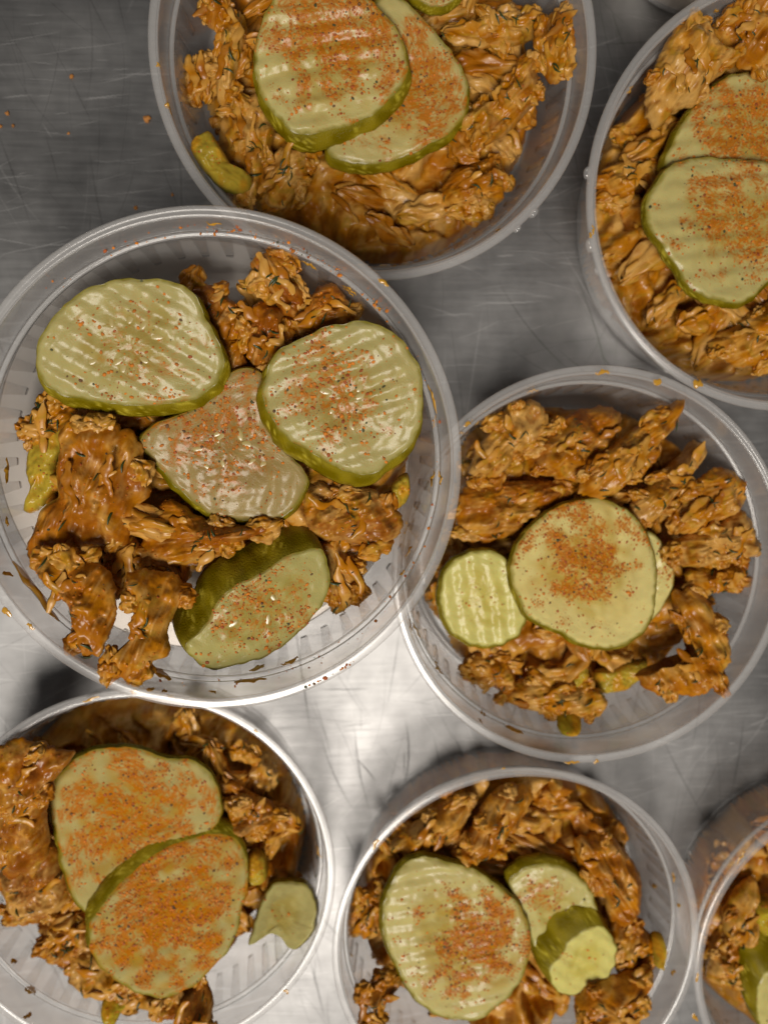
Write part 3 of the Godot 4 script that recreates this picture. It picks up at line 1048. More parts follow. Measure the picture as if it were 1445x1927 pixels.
	# seeds in the core
	var seed_mesh := SphereMesh.new()
	seed_mesh.radius = 0.5
	seed_mesh.height = 1.0
	seed_mesh.radial_segments = 14
	seed_mesh.rings = 7
	for k in (p.seeds if p.cup == "front" else 0):
		var a : float = TAU * k / p.seeds + rng.randfn(0, 0.25)
		var j := int(a / TAU * n + n) % n
		var rho := rng.randf_range(0.18, 0.46)
		var x := lerpf(p.mid.x, p.pts[j].x, rho)
		var z := lerpf(p.mid.z, p.pts[j].z, rho)
		var o := part("seed", seed_mesh, M.seed, t, (Vector3(x, pickle_top(p, x, z, rho) - 0.13, z) - p.mid) * MM)
		o.basis = Basis(Vector3.UP, -a + rng.randfn(0, 0.3)).scaled_local(Vector3(3.4, 0.42, 1.7) * MM * rng.randf_range(0.8, 1.15))
	# loose grains
	var spots := []
	var tries := 0
	while spots.size() < p.dust[4] * 3.2 and tries < p.dust[4] * 40:
		tries += 1
		var j := rng.randi() % n
		var rho := sqrt(rng.randf()) * 0.99
		var x := lerpf(p.mid.x, p.pts[j].x, rho)
		var z := lerpf(p.mid.z, p.pts[j].z, rho)
		var dd: float = Vector2(x - p.dust_at.x, z - p.dust_at.z).length() / p.dust_r
		if rng.randf() > sstep(1.35, 0.0, dd + 0.7 * n3(x * 0.13, z * 0.13, p.mid.z + 3.0)) + 0.03:
			continue
		var e := 0.3
		var nn := Vector3(pickle_top(p, x - e, z, rho) - pickle_top(p, x + e, z, rho), 2 * e, pickle_top(p, x, z - e, rho) - pickle_top(p, x, z + e, rho)).normalized()
		spots.append([(Vector3(x, pickle_top(p, x, z, rho), z) - p.mid) * MM, nn])
	scatter(spots, "seasoning", t, 0.15, 0.9)


func flipped(m: ArrayMesh) -> ArrayMesh:
	var a := m.surface_get_arrays(0)
	var ix: PackedInt32Array = a[Mesh.ARRAY_INDEX]
	for t in ix.size() / 3:
		var q := ix[3 * t + 1]
		ix[3 * t + 1] = ix[3 * t + 2]
		ix[3 * t + 2] = q
	a[Mesh.ARRAY_INDEX] = ix
	var ns: PackedVector3Array = a[Mesh.ARRAY_NORMAL]
	for i in ns.size():
		ns[i] = -ns[i]
	a[Mesh.ARRAY_NORMAL] = ns
	var out := ArrayMesh.new()
	out.add_surface_from_arrays(Mesh.PRIMITIVE_TRIANGLES, a)
	return out


# ------------------------------------------------------------------ chunks told apart one by one
func hero(cup: String, label: String, flat: Array, h: float, thick: float, slope: Vector2, grain_deg: float, sd: float, dust := 0.0, look := 0) -> void:
	# look 0 chicken, 1 yellow pickle chunk, 2 green pickle chunk
	var lift: float = cups[cup].lift
	var loop := smooth_loop(flat, 140)
	var c2 := Vector2.ZERO
	for q in loop:
		c2 += q
	c2 /= loop.size()
	var mid := on_plane(c2, lift + h)
	var yaw := deg_to_rad(grain_deg)
	var turn := Basis(Vector3.UP, yaw)
	var back := turn.inverse()
	var n := loop.size()
	var pts := PackedVector3Array()
	var rags := PackedFloat32Array()
	var rise := PackedFloat32Array()
	var overs := PackedVector3Array()
	for q in loop:
		overs.append(on_wall(cup, q))
	for turnup in 5:
		var most := 0.0
		var dir := Vector2.ZERO
		for i in n:
			var w := on_slope(loop[i], mid, slope)
			if overs[i].y + 0.8 - w.y > most:
				most = overs[i].y + 0.8 - w.y
				dir = Vector2(w.x - mid.x, w.z - mid.z)
		if most <= 0.05:
			break
		mid = on_plane(c2, mid.y + most * 0.7)
		slope += dir / maxf(dir.length_squared(), 4.0) * most * 0.3
	for i in n:
		var q := loop[i]
		var w := on_slope(q, mid, slope) - mid
		var over := overs[i]
		if over.y + 0.8 > mid.y + w.y:
			w = over - mid
		w.y = 0
		var l := back * w
		var rag := 0.07 * n3(l.x * 0.22, l.z * 0.22, sd) + 0.03 * n3(l.x * 0.6, l.z * 0.6, sd + 5.0) + 0.02 * n3(l.x * 1.6, l.z * 1.6, sd + 7.0)
		pts.append(l)
		rags.append(rag if look == 0 else rag * 0.5)
		rise.append(maxf(0.0, over.y + 0.8 - (mid.y + slope.x * w.x + slope.y * w.z)))
	var ls := back * Vector3(slope.x, 0, slope.y)
	var rings := 34
	var v := PackedVector3Array()
	var col := PackedColorArray()
	var ix := PackedInt32Array()
	var kind := "chicken_chunk" if look == 0 else "pickle_chunk"
	for side in 2:
		for i in rings:
			var t := float(i + 1) / rings
			var rho := 1.0 - pow(1.0 - t, 1.7)
			if side == 1:
				rho = 1.0 - float(i + 1) / (rings + 1)
			for j in n:
				var edge := rho * (1.0 + rags[j] * pow(rho, 5.0))
				var x := pts[j].x * edge
				var z := pts[j].z * edge
				var prof := pow(maxf(1.0 - pow(rho, 3.2), 0.0), 0.55)
				var fibre := n3(x * 0.10 + sd, z * 0.75, sd)
				var fine := n3(x * 0.22 + sd, z * 1.7, sd + 9.0)
				var lump := n3(x * 0.16, z * 0.16, sd + 3.0)
				var wrink := n3(x * 0.55, z * 0.6, sd + 6.0)
				var y := 0.0
				if side == 0:
					if look == 0:
						y = thick * 0.75 * prof * (1.0 + 0.5 * lump) + (0.34 * fibre + 0.08 * fine + 0.16 * wrink + 0.85 * n3(x * 0.10 + 9.0 + 0.4 * lump, z * 0.28 + 0.3 * wrink, sd)) * lerpf(0.4, 1.0, prof)
					else:
						y = thick * 0.72 * pow(maxf(1.0 - pow(rho, 6.0), 0.0), 0.5) * (1.0 + 0.3 * lump) + 0.3 * wrink
				else:
					y = -thick * 0.5 * prof * (1.0 + 0.3 * lump)
				y += ls.x * x + ls.z * z - 0.9 * rho * rho + rise[j] * rho * rho
				v.append(Vector3(x, y, z) * MM)
				if look == 0:
					var q := chicken_color(Vector3(x, y, z) * 0.13, sd, fibre + 0.5 * fine)
					if side == 0 and dust > 0.0:
						q = q.lerp(Color(0.30, 0.085, 0.008), clampf(dust * (0.45 + 0.8 * n3(x * 0.09, z * 0.09, sd + 20.0) + 0.5 * n3(x * 0.7, z * 0.7, sd)), 0.0, 0.85))
					col.append(q)
				else:
					var g := Color(0.40, 0.285, 0.03) if look == 1 else Color(0.36, 0.27, 0.02)
					g = g.lerp(Color(0.55, 0.24, 0.012), 0.7 * sstep(0.0, 0.6, n3(x * 0.18, z * 0.18, sd + 31.0)))
					g = g.lerp(g * 1.35, n3(x * 0.2, z * 0.2, sd) * 0.5 + 0.3)
					col.append(g.lerp(Color(0.07, 0.08, 0.012), 0.85 * sstep(0.9, 1.0, rho) * sstep(0.05, 0.4, n3(x * 0.07, z * 0.07, sd + 2.0) + 0.2)))
	quads(ix, rings * 2, n)
	for e in [0, (2 * rings - 1) * n]:
		var c := Vector3.ZERO
		for j in n:
			c += v[e + j]
		v.append(c / n)
		col.append(col[e])
		for j in n:
			if e == 0:
				ix.append_array(PackedInt32Array([v.size() - 1, (j + 1) % n, j]))
			else:
				ix.append_array(PackedInt32Array([v.size() - 1, e + j, e + (j + 1) % n]))
	var mesh := commit(v, ix, col)
	var root := thing(kind, label, "chicken chunk" if look == 0 else "pickle chunk", mid * MM)
	root.basis = turn
	root.set_meta("group", "large chicken chunks on top" if look == 0 else "pickle chunks in the chicken")
	part("meat" if look == 0 else "flesh", mesh, M.chicken if look == 0 else M.flesh, root)
	if look == 0:   # frayed ends and strands
		for e in 8:
			var j := rng.randi() % n
			var rim := e < 5
			var rho := rng.randf_range(0.80, 0.95) if rim else rng.randf_range(0.1, 0.7)
			var hi: Vector3 = v[int((1.0 - pow(1.0 - rho, 1.0 / 1.7)) * (rings - 1)) * n + j]
			var b := Basis(Vector3.UP, rng.randfn(0, 0.5)) * Basis(Vector3(0, 0, 1), rng.randfn(0, 0.15))
			if rim:
				var l := rng.randf_range(5.0, 10.0)
				var w := rng.randf_range(3.4, 6.0)
				var o := part("frayed_piece", chunk_meshes[rng.randi() % chunk_meshes.size()], M.fray, root, hi - Vector3(0, 1.3, 0) * MM)
				o.basis = (b * Basis(Vector3.RIGHT, rng.randf() * TAU)).scaled_local(Vector3(l * 0.5, w * 0.5, w * 0.5) * MM)
			else:
				var l := rng.randf_range(6.0, 13.0)
				var o := part("chicken_shred", shred_meshes[rng.randi() % shred_meshes.size()], M.fray, root, hi + Vector3(0, 0.1, 0) * MM)
				o.basis = b.scaled_local(Vector3(l, 6.0, 12.0) * MM)
	var spots := []
	var slivers := []
	var ns: PackedVector3Array = mesh.surface_get_arrays(0)[Mesh.ARRAY_NORMAL]
	var area := absf(pts[0].length()) * 6.0
	for e in int((60 + area * 3.0) * (0.35 + dust)):
		var w := rng.randi() % (rings * n)
		if ns[w].y > 0.3 and (rng.randf() < 0.3 or n3(v[w].x * 150.0, v[w].z * 150.0, sd + 20.0) > 0.0):
			spots.append([v[w], ns[w]])
	scatter(spots, "seasoning", root, 0.2, 0.7)
	if look != 0:
		return
	for e in 16:
		var w := rng.randi() % (rings * n)
		if ns[w].y > 0.6:
			slivers.append(Transform3D(Basis(Quaternion(Vector3.UP, ns[w])) * Basis(Vector3.UP, rng.randf() * TAU).scaled_local(Vector3.ONE * rng.randf_range(1.5, 4.0) * MM), v[w] + ns[w] * 0.00015))
	for e in slivers:
		var o := part("dill_sprig", dill_mesh, M.dill, root)
		o.transform = e


func make_heroes() -> void:
	# the stacked front cup
	hero("front", "broad shiny chicken slab at the left of the stacked front cup below the pale pickle", [112, 806, 150, 792, 200, 794, 240, 806, 265, 832, 277, 880, 276, 931, 258, 975, 246, 1006, 235, 1024, 187, 1030, 125, 1038, 58, 1050, 60, 999, 76, 959, 108, 934, 106, 903, 109, 872, 114, 840], 22.5, 6.5, Vector2(-0.05, -0.1), 70, 1.0, 0.45)
	hero("front", "pointed chicken wedge hanging down at the lower left of the stacked front cup", [62, 1049, 125, 1036, 187, 1062, 214, 1100, 216, 1161, 201, 1206, 185, 1232, 168, 1239, 150, 1222, 138, 1170, 120, 1124, 75, 1083], 16.5, 6.0, Vector2(0.1, -0.25), 62, 2.0, 0.15)
	hero("front", "long dusted chicken strip below the grey pickle slice in the stacked front cup", [275, 990, 292, 955, 311, 941, 345, 950, 374, 972, 448, 988, 520, 985, 500, 1005, 448, 1022, 414, 1049, 343, 1068, 290, 1066, 265, 1040], 20.5, 6.0, Vector2(0.0, -0.1), 8, 3.0, 0.9)
	hero("front", "small curled chicken scrap between slab and strip in the stacked front cup", [212, 1016, 240, 1004, 262, 1020, 276, 1062, 262, 1086, 232, 1108, 212, 1112, 210, 1096, 232, 1076, 225, 1045], 19.5, 4.2, Vector2.ZERO, 60, 4.0, 0.1)
	hero("front", "lowest chicken strip reaching the wall at the bottom of the stacked front cup", [240, 1082, 290, 1074, 343, 1090, 360, 1115, 330, 1150, 318, 1190, 316, 1236, 284, 1250, 245, 1278, 215, 1268, 182, 1262, 222, 1245, 252, 1195, 250, 1140], 11.0, 5.5, Vector2(0.0, -0.12), 68, 5.0, 0.1)
	hero("front", "stubby upright chicken piece at the top of the stacked front cup", [473, 504, 484, 482, 500, 473, 529, 480, 547, 500, 560, 530, 574, 560, 566, 592, 540, 600, 512, 565, 490, 535], 22.0, 6.5, Vector2(0.0, -0.2), -55, 6.0, 0.8)
	hero("front", "ragged chicken piece at the upper right of the stacked front cup, beside the stubby one", [562, 592, 590, 548, 620, 530, 642, 548, 665, 582, 660, 604, 620, 618, 580, 632, 556, 625], 20.5, 6.0, Vector2(0.1, -0.1), 20, 7.0, 0.7)
	hero("front", "rolled chicken piece between the two upper pickle slices of the stacked front cup", [466, 590, 490, 570, 520, 575, 538, 600, 541, 640, 530, 672, 505, 692, 478, 688, 462, 655], 21.0, 7.0, Vector2(0.0, -0.1), 75, 8.0, 0.9)
	hero("front", "shaded chicken piece right of the pale pickle in the stacked front cup", [352, 535, 385, 530, 430, 560, 462, 590, 462, 650, 440, 690, 415, 640, 385, 580], 18.5, 6.5, Vector2(0.0, -0.1), 60, 9.0, 0.8)
	hero("front", "lumpy dusted chicken clump under the right pickle slice of the stacked front cup", [572, 915, 600, 905, 650, 922, 700, 918, 742, 955, 756, 985, 745, 1008, 712, 1034, 678, 1028, 640, 1020, 600, 1012, 568, 970], 18.0, 7.0, Vector2(0.1, 0.0), 20, 10.0, 0.7)
	hero("front", "narrow chicken tail at the right of the tilted pickle in the stacked front cup", [612, 1020, 640, 1006, 656, 1042, 682, 1074, 664, 1098, 672, 1112, 660, 1138, 640, 1154, 624, 1150, 618, 1090], 12.0, 6.0, Vector2(0.05, -0.1), -65, 11.0, 0.2)
	hero("front", "tan chicken scrap at the far left of the stacked front cup, under the pale pickle", [60, 770, 85, 752, 130, 760, 150, 785, 120, 805, 100, 830, 66, 838, 52, 810], 18.5, 5.0, Vector2(0.15, 0.0), 40, 55.0, 0.3)
	hero("front", "yellow green pickle chunk at the far left of the stacked front cup", [60, 835, 84, 822, 112, 800, 124, 835, 110, 868, 118, 905, 98, 932, 72, 962, 47, 963, 60, 920, 50, 880], 17.0, 5.0, Vector2(0.2, 0.0), 80, 12.0, 0.2, 1)
	hero("front", "small yellow pickle chunk by the right wall of the stacked front cup", [742, 905, 766, 890, 772, 920, 764, 946, 744, 958, 732, 930], 17.0, 4.0, Vector2(-0.1, 0.0), 80, 13.0, 0.1, 1)
	# the top cup
	hero("top", "yellow pickle spear end at the left wall of the top cup", [359, 276, 371, 255, 392, 246, 406, 262, 422, 288, 438, 312, 472, 330, 470, 352, 452, 362, 420, 358, 396, 335, 374, 308], 17.0, 6.0, Vector2(0.1, 0.0), -50, 14.0, 0.05, 1)
	hero("top", "long vertical chicken strip left of the ribbed pickle in the top cup", [418, 60, 428, 30, 450, 25, 465, 50, 460, 110, 445, 150, 432, 190, 412, 190, 408, 150, 414, 100], 22.0, 6.0, Vector2(0.1, 0.0), 80, 15.0, 0.0)
	hero("top", "knobbly chicken lump at the upper left of the top cup", [370, -20, 420, -20, 432, 10, 425, 38, 410, 52, 392, 50, 384, 30, 396, 12], 23.0, 5.0, Vector2(0.1, 0.0), 60, 16.0, 0.0)
	hero("top", "small chicken nub with herbs at the left side of the top cup", [355, 150, 362, 125, 385, 115, 402, 130, 400, 160, 380, 185, 362, 175], 15.5, 6.0, Vector2(0.1, 0.0), 60, 17.0, 0.0)
	hero("top", "shredded chicken piece below the ribbed pickle's left edge in the top cup", [455, 190, 480, 175, 505, 215, 520, 240, 505, 290, 490, 350, 470, 392, 455, 370, 462, 300, 450, 240], 21.0, 6.0, Vector2(0.05, 0.0), 75, 18.0, 0.0)
	hero("top", "flat chicken piece under the lower pickle edge in the top cup", [508, 300, 545, 270, 585, 290, 580, 330, 560, 365, 530, 392, 500, 380], 18.5, 6.0, Vector2.ZERO, 50, 19.0, 0.0)
	hero("top", "thick curved chicken strip right of the pickles in the top cup", [880, 210, 930, 190, 965, 150, 975, 105, 1005, 98, 1015, 140, 1000, 200, 965, 240, 935, 265, 895, 270, 865, 245], 22.0, 7.0, Vector2(-0.1, 0.0), 45, 20.0, 0.3)
	hero("top", "horizontal chicken strip at the upper right of the top cup", [885, 50, 905, 35, 960, 38, 1010, 30, 1020, 60, 995, 75, 950, 85, 895, 80], 21.0, 6.0, Vector2(-0.1, 0.0), 5, 21.0, 0.0)
	hero("top", "upright chicken strip by the right wall of the top cup", [1020, 60, 1040, 20, 1062, 40, 1066, 100, 1055, 150, 1030, 150, 1022, 100], 20.0, 6.5, Vector2(-0.15, 0.0), 85, 22.0, 0.0)
	hero("top", "rounded chicken lump at the lower right of the top cup", [835, 350, 860, 320, 920, 300, 955, 330, 945, 375, 905, 405, 860, 400, 830, 380], 18.0, 8.0, Vector2(-0.1, 0.05), 20, 23.0, 0.0)
	# the right cup
	hero("right", "large smooth chicken chunk at the upper left of the cup at the right edge", [1212, 200, 1225, 150, 1250, 80, 1290, 42, 1330, 40, 1350, 75, 1385, 105, 1365, 130, 1325, 165, 1305, 195, 1260, 215, 1245, 238, 1220, 228], 25.0, 8.0, Vector2(0.05, 0.0), 55, 24.0, 0.0)
	hero("right", "glossy chicken piece at the top of the cup at the right edge", [1340, 45, 1370, 25, 1420, -5, 1480, -10, 1490, 60, 1470, 120, 1430, 130, 1390, 125, 1355, 85], 26.0, 7.0, Vector2.ZERO, 60, 25.0, 0.1)
	hero("right", "wide chicken chunk at the lower right of the cup at the right edge", [1335, 650, 1380, 610, 1450, 570, 1520, 590, 1520, 680, 1450, 690, 1390, 690], 24.0, 7.5, Vector2.ZERO, 30, 26.0, 0.0)
	hero("right", "small chicken flap at the left wall of the cup at the right edge", [1135, 320, 1180, 300, 1222, 298, 1228, 322, 1195, 342, 1185, 385, 1150, 390, 1132, 360], 18.0, 6.0, Vector2(0.1, 0.0), 15, 27.0, 0.0)
	# the middle cup
	hero("middle", "long chicken strip running to the upper right wall of the middle right cup", [1090, 915, 1130, 860, 1190, 810, 1240, 775, 1282, 755, 1278, 790, 1240, 830, 1200, 880, 1160, 925, 1120, 940], 24.0, 7.0, Vector2(0.0, 0.05), 42, 28.0, 0.1)
	hero("middle", "plump chicken piece at the top of the middle right cup", [985, 850, 1020, 815, 1080, 775, 1140, 765, 1170, 780, 1150, 830, 1120, 880, 1090, 905, 1040, 900, 990, 885], 23.0, 8.0, Vector2(0.0, 0.05), 35, 29.0, 0.6)
	hero("middle", "craggy chicken piece at the upper left of the middle right cup", [890, 860, 930, 800, 960, 760, 1010, 755, 1030, 785, 1020, 830, 970, 860, 940, 895, 890, 905], 22.0, 7.0, Vector2(0.05, 0.05), 50, 30.0, 0.1)
	hero("middle", "dusted chicken fillet left above the big pickle in the middle right cup", [860, 930, 900, 912, 960, 908, 1030, 905, 1080, 918, 1060, 945, 1000, 975, 960, 1010, 900, 1020, 860, 1005], 22.0, 7.0, Vector2.ZERO, 10, 31.0, 0.6)
	hero("middle", "curled chicken hook at the lower right of the middle right cup", [1265, 1120, 1300, 1110, 1340, 1140, 1368, 1190, 1376, 1235, 1350, 1285, 1310, 1308, 1240, 1308, 1195, 1280, 1215, 1265, 1270, 1268, 1315, 1245, 1310, 1200, 1285, 1165], 17.0, 6.5, Vector2(-0.1, -0.05), -55, 32.0, 0.0)
	hero("middle", "second long chicken strip, just below the longest one in the middle right cup", [1180, 962, 1230, 905, 1290, 848, 1310, 822, 1326, 850, 1296, 902, 1250, 955, 1210, 990], 23.0, 7.0, Vector2(-0.05, 0.05), 42, 33.0, 0.2)
	hero("middle", "chicken piece with dill against the upper right wall of the middle right cup", [1256, 955, 1310, 905, 1360, 880, 1402, 912, 1390, 960, 1332, 988, 1280, 1004], 21.5, 7.0, Vector2(-0.1, 0.0), 25, 59.0, 0.05)
	hero("middle", "pointed chicken piece touching the right wall of the middle right cup", [1262, 1020, 1330, 996, 1396, 962, 1428, 1015, 1426, 1045, 1370, 1052, 1310, 1068, 1268, 1058], 20.0, 7.0, Vector2(-0.1, 0.0), 12, 60.0, 0.1)
	hero("middle", "short chicken piece just above the curled hook in the middle right cup", [1290, 1076, 1346, 1058, 1402, 1062, 1388, 1098, 1346, 1116, 1298, 1112], 18.0, 6.5, Vector2(-0.1, 0.0), 10, 61.0, 0.0)
	hero("middle", "bright yellow pickle chunk below the big pickle in the middle right cup", [1028, 1268, 1060, 1258, 1098, 1242, 1108, 1275, 1115, 1310, 1080, 1305, 1045, 1290], 18.0, 6.0, Vector2(0.0, -0.2), 20, 34.0, 0.0, 1)
	hero("middle", "second yellow pickle chunk, right of the brightest one below the big pickle", [1118, 1265, 1160, 1255, 1210, 1240, 1215, 1262, 1180, 1295, 1150, 1302, 1120, 1300], 17.0, 5.0, Vector2(0.0, -0.1), 15, 35.0, 0.0, 1)
	hero("middle", "olive pickle stub at the bottom of the middle right cup", [1052, 1340, 1075, 1335, 1092, 1350, 1090, 1380, 1065, 1385, 1050, 1370], 9.0, 4.0, Vector2.ZERO, 80, 36.0, 0.0, 2)
	hero("middle", "squarish chicken piece below the small pickle in the middle right cup", [880, 1240, 930, 1228, 960, 1250, 972, 1290, 955, 1312, 925, 1290, 890, 1285], 15.0, 6.0, Vector2(0.05, -0.1), 10, 37.0, 0.1)
	hero("middle", "chicken clump above the olive pickle stub in the middle right cup", [955, 1295, 1000, 1272, 1060, 1288, 1130, 1298, 1146, 1328, 1100, 1348, 1075, 1362, 1045, 1345, 990, 1336, 950, 1318], 13.0, 6.0, Vector2(0.0, -0.1), 10, 56.0, 0.0)
	# the lower left cup
	hero("corner", "chicken scraps just above the pale pickle end in the lower left cup", [140, 1805, 195, 1800, 255, 1850, 320, 1876, 300, 1902, 240, 1888, 205, 1886, 150, 1862, 125, 1840], 12.0, 5.5, Vector2(0.0, -0.1), 40, 57.0, 0.2)
	hero("corner", "large dusted chicken slab at the left edge of the lower left cup", [-40, 1430, 30, 1395, 90, 1402, 140, 1420, 110, 1460, 88, 1520, 90, 1600, 60, 1650, 0, 1640, -50, 1560], 21.0, 8.0, Vector2(0.0, 0.0), 30, 38.0, 1.0)
	hero("corner", "paprika covered chicken piece at the left of the lower left cup, beside the oval pickle", [0, 1640, 50, 1600, 100, 1590, 120, 1640, 130, 1690, 90, 1730, 40, 1740, 10, 1700], 19.0, 7.0, Vector2(0.0, -0.1), 30, 39.0, 0.8)
	hero("corner", "brown topped chicken nugget under the oval pickle's left edge in the lower left cup", [80, 1790, 110, 1745, 145, 1720, 165, 1745, 168, 1790, 150, 1815, 110, 1815], 16.0, 7.0, Vector2(0.0, -0.1), 50, 40.0, 0.7)
	hero("corner", "chicken tail pointing down below the oval pickle in the lower left cup", [300, 1880, 340, 1870, 385, 1855, 400, 1890, 395, 1945, 365, 1950, 340, 1918, 300, 1910], 10.0, 6.0, Vector2(0.0, -0.1), 70, 41.0, 0.7)
	hero("corner", "pale pickle end sticking out at the bottom of the lower left cup", [195, 1880, 215, 1865, 260, 1870, 235, 1895, 212, 1932, 192, 1915], 10.0, 4.5, Vector2(0.0, -0.1), 70, 42.0, 0.0, 2)
	hero("corner", "orange yellow chunk right of the oval pickle in the lower left cup", [465, 1610, 480, 1598, 500, 1610, 505, 1640, 495, 1660, 475, 1660, 466, 1640], 19.0, 6.0, Vector2(-0.1, 0.0), 70, 43.0, 0.2, 1)
	hero("corner", "shaded smooth chicken piece at the upper right of the lower left cup", [430, 1520, 470, 1495, 520, 1520, 515, 1560, 470, 1570, 435, 1560], 19.0, 6.5, Vector2(-0.1, 0.0), 20, 44.0, 0.1)
	# the bottom cup
	hero("low", "upright frayed chicken piece at the top of the bottom cup", [872, 1600, 895, 1545, 920, 1500, 960, 1478, 1000, 1482, 990, 1530, 955, 1570, 930, 1610, 890, 1620], 22.0, 8.0, Vector2(0.0, 0.1), 55, 45.0, 0.1)
	hero("low", "chicken lump at the upper left of the bottom cup", [735, 1590, 790, 1545, 850, 1505, 885, 1510, 870, 1560, 810, 1590, 760, 1605], 19.0, 7.0, Vector2(0.05, 0.1), 35, 46.0, 0.0)
	hero("low", "tall craggy chicken piece right of the folded pickle in the bottom cup", [1080, 1590, 1110, 1568, 1160, 1585, 1200, 1640, 1205, 1690, 1190, 1735, 1150, 1735, 1130, 1680, 1095, 1640], 21.0, 8.0, Vector2(-0.05, 0.0), -60, 47.0, 0.0)
	hero("low", "brown chicken piece left of the ribbed pickle in the bottom cup", [668, 1700, 700, 1660, 722, 1680, 725, 1740, 700, 1765, 672, 1755], 16.0, 6.5, Vector2(0.1, 0.0), 60, 48.0, 0.0)
	hero("low", "pale pickle cube by the right wall of the bottom cup", [1222, 1770, 1232, 1756, 1247, 1764, 1250, 1795, 1240, 1818, 1226, 1808], 15.0, 5.0, Vector2(-0.1, 0.0), 80, 49.0, 0.0, 1)
	hero("low", "chicken piece at the lower right of the bottom cup below the folded pickle", [1080, 1890, 1130, 1850, 1190, 1830, 1225, 1840, 1205, 1900, 1190, 1960, 1110, 1960], 17.0, 7.0, Vector2(-0.05, -0.05), 40, 50.0, 0.0)
	hero("low", "forked chicken shred at the left wall of the bottom cup", [664, 1878, 700, 1850, 745, 1830, 755, 1850, 730, 1880, 718, 1925, 702, 1945, 700, 1895], 9.0, 4.0, Vector2(0.1, -0.1), 50, 51.0, 0.0)
	hero("low", "chicken scrap between the folded pickle and the pale cube in the bottom cup", [1150, 1735, 1200, 1742, 1226, 1768, 1224, 1812, 1180, 1828, 1158, 1790], 15.0, 6.5, Vector2(-0.05, 0.0), 60, 58.0, 0.0)
	# the corner cup
	hero("edge", "round olive green caper like pickle chunk in the lower right corner cup", [1415, 1705, 1430, 1688, 1455, 1690, 1470, 1720, 1455, 1755, 1430, 1755, 1416, 1735], 22.0, 7.0, Vector2.ZERO, 40, 52.0, 0.0, 2)
	hero("edge", "chunky chicken piece below the olive chunk in the lower right corner cup", [1345, 1790, 1380, 1780, 1420, 1820, 1400, 1840, 1360, 1850, 1330, 1840], 19.0, 7.0, Vector2(0.1, 0.0), 10, 53.0, 0.0)
	hero("edge", "long chicken piece along the left wall of the lower right corner cup", [1360, 1745, 1375, 1690, 1420, 1650, 1425, 1700, 1415, 1780, 1390, 1800], 20.0, 7.0, Vector2(0.1, 0.0), 65, 54.0, 0.0)


# ------------------------------------------------------------------ drips, drops, crumbs
func on_wall(cup: String, px: Vector2) -> Vector3:   # where the sight line meets the inside of a cup, in mm
	var c: Dictionary = cups[cup]
	var d := ray(px)
	var t: float = (c.lift + 38.0 * c.s - EYE.y) / d.y
	for i in 160:
		var p := EYE + d * t
		var y: float = (p.y - c.lift) / c.s
		if y < 1.4 or Vector2(p.x - c.x, p.z - c.z).length() > wall_r(y) * c.s - 0.1:
			return p
		t -= 0.45 / d.y
	return EYE + d * t


func smear(cup: String, a: Vector2, b: Vector2, wide: float, thick := 0.22, called := "sauce_smear", mat: Material = null) -> void:
	var c: Dictionary = cups[cup]
	var v := PackedVector3Array()
	var ix := PackedInt32Array()
	var rows := 14
	var segs := 10
	var sd := a.x * 0.1
	var cen := Vector3(c.x, c.lift, c.z)
	for i in rows:
		var t := (i + 0.5) / rows
		var p := on_wall(cup, a.lerp(b, t) + Vector2(n3(t * 3.0, sd, 0), n3(t * 3.0, sd, 5)) * 3.0)
		var ahead := on_wall(cup, a.lerp(b, t + 0.05)) - on_wall(cup, a.lerp(b, t - 0.05))
		var y: float = (p.y - c.lift) / c.s
		var inward := Vector3(c.x - p.x, 0, c.z - p.z).normalized() * 0.92 + Vector3(0, 0.4, 0)
		if y < 1.8:
			inward = Vector3.UP
		if y > 37.3:
			inward = Vector3.UP
		inward = inward.normalized()
		var side := ahead.cross(inward).normalized()
		var w := wide * pow(sin(PI * t), 0.6) * (1.0 + 0.5 * n3(t * 4.0, sd, 9.0))
		for j in segs:
			var ang := TAU * j / segs
			v.append((p + side * cos(ang) * w * 0.5 + inward * (sin(ang) * thick * sin(PI * t) + 0.12) - cen) / c.s * MM)
	quads(ix, rows, segs)
	for e in [0, (rows - 1) * segs]:
		for j in range(1, segs - 1):
			ix.append_array(PackedInt32Array([e, e + j + 1, e + j] if e == 0 else [e, e + j, e + j + 1]))
	part(called, commit(v, ix), mat if mat else M.sauce, c.node)


func project(p: Vector3) -> Vector2:   # millimetres to photo pixels
	var d := p - EYE
	var z := d.dot(eye_look)
	return Vector2(722.5 + FOCAL * d.dot(eye_right) / z, 963.5 + FOCAL * d.dot(eye_down) / z)


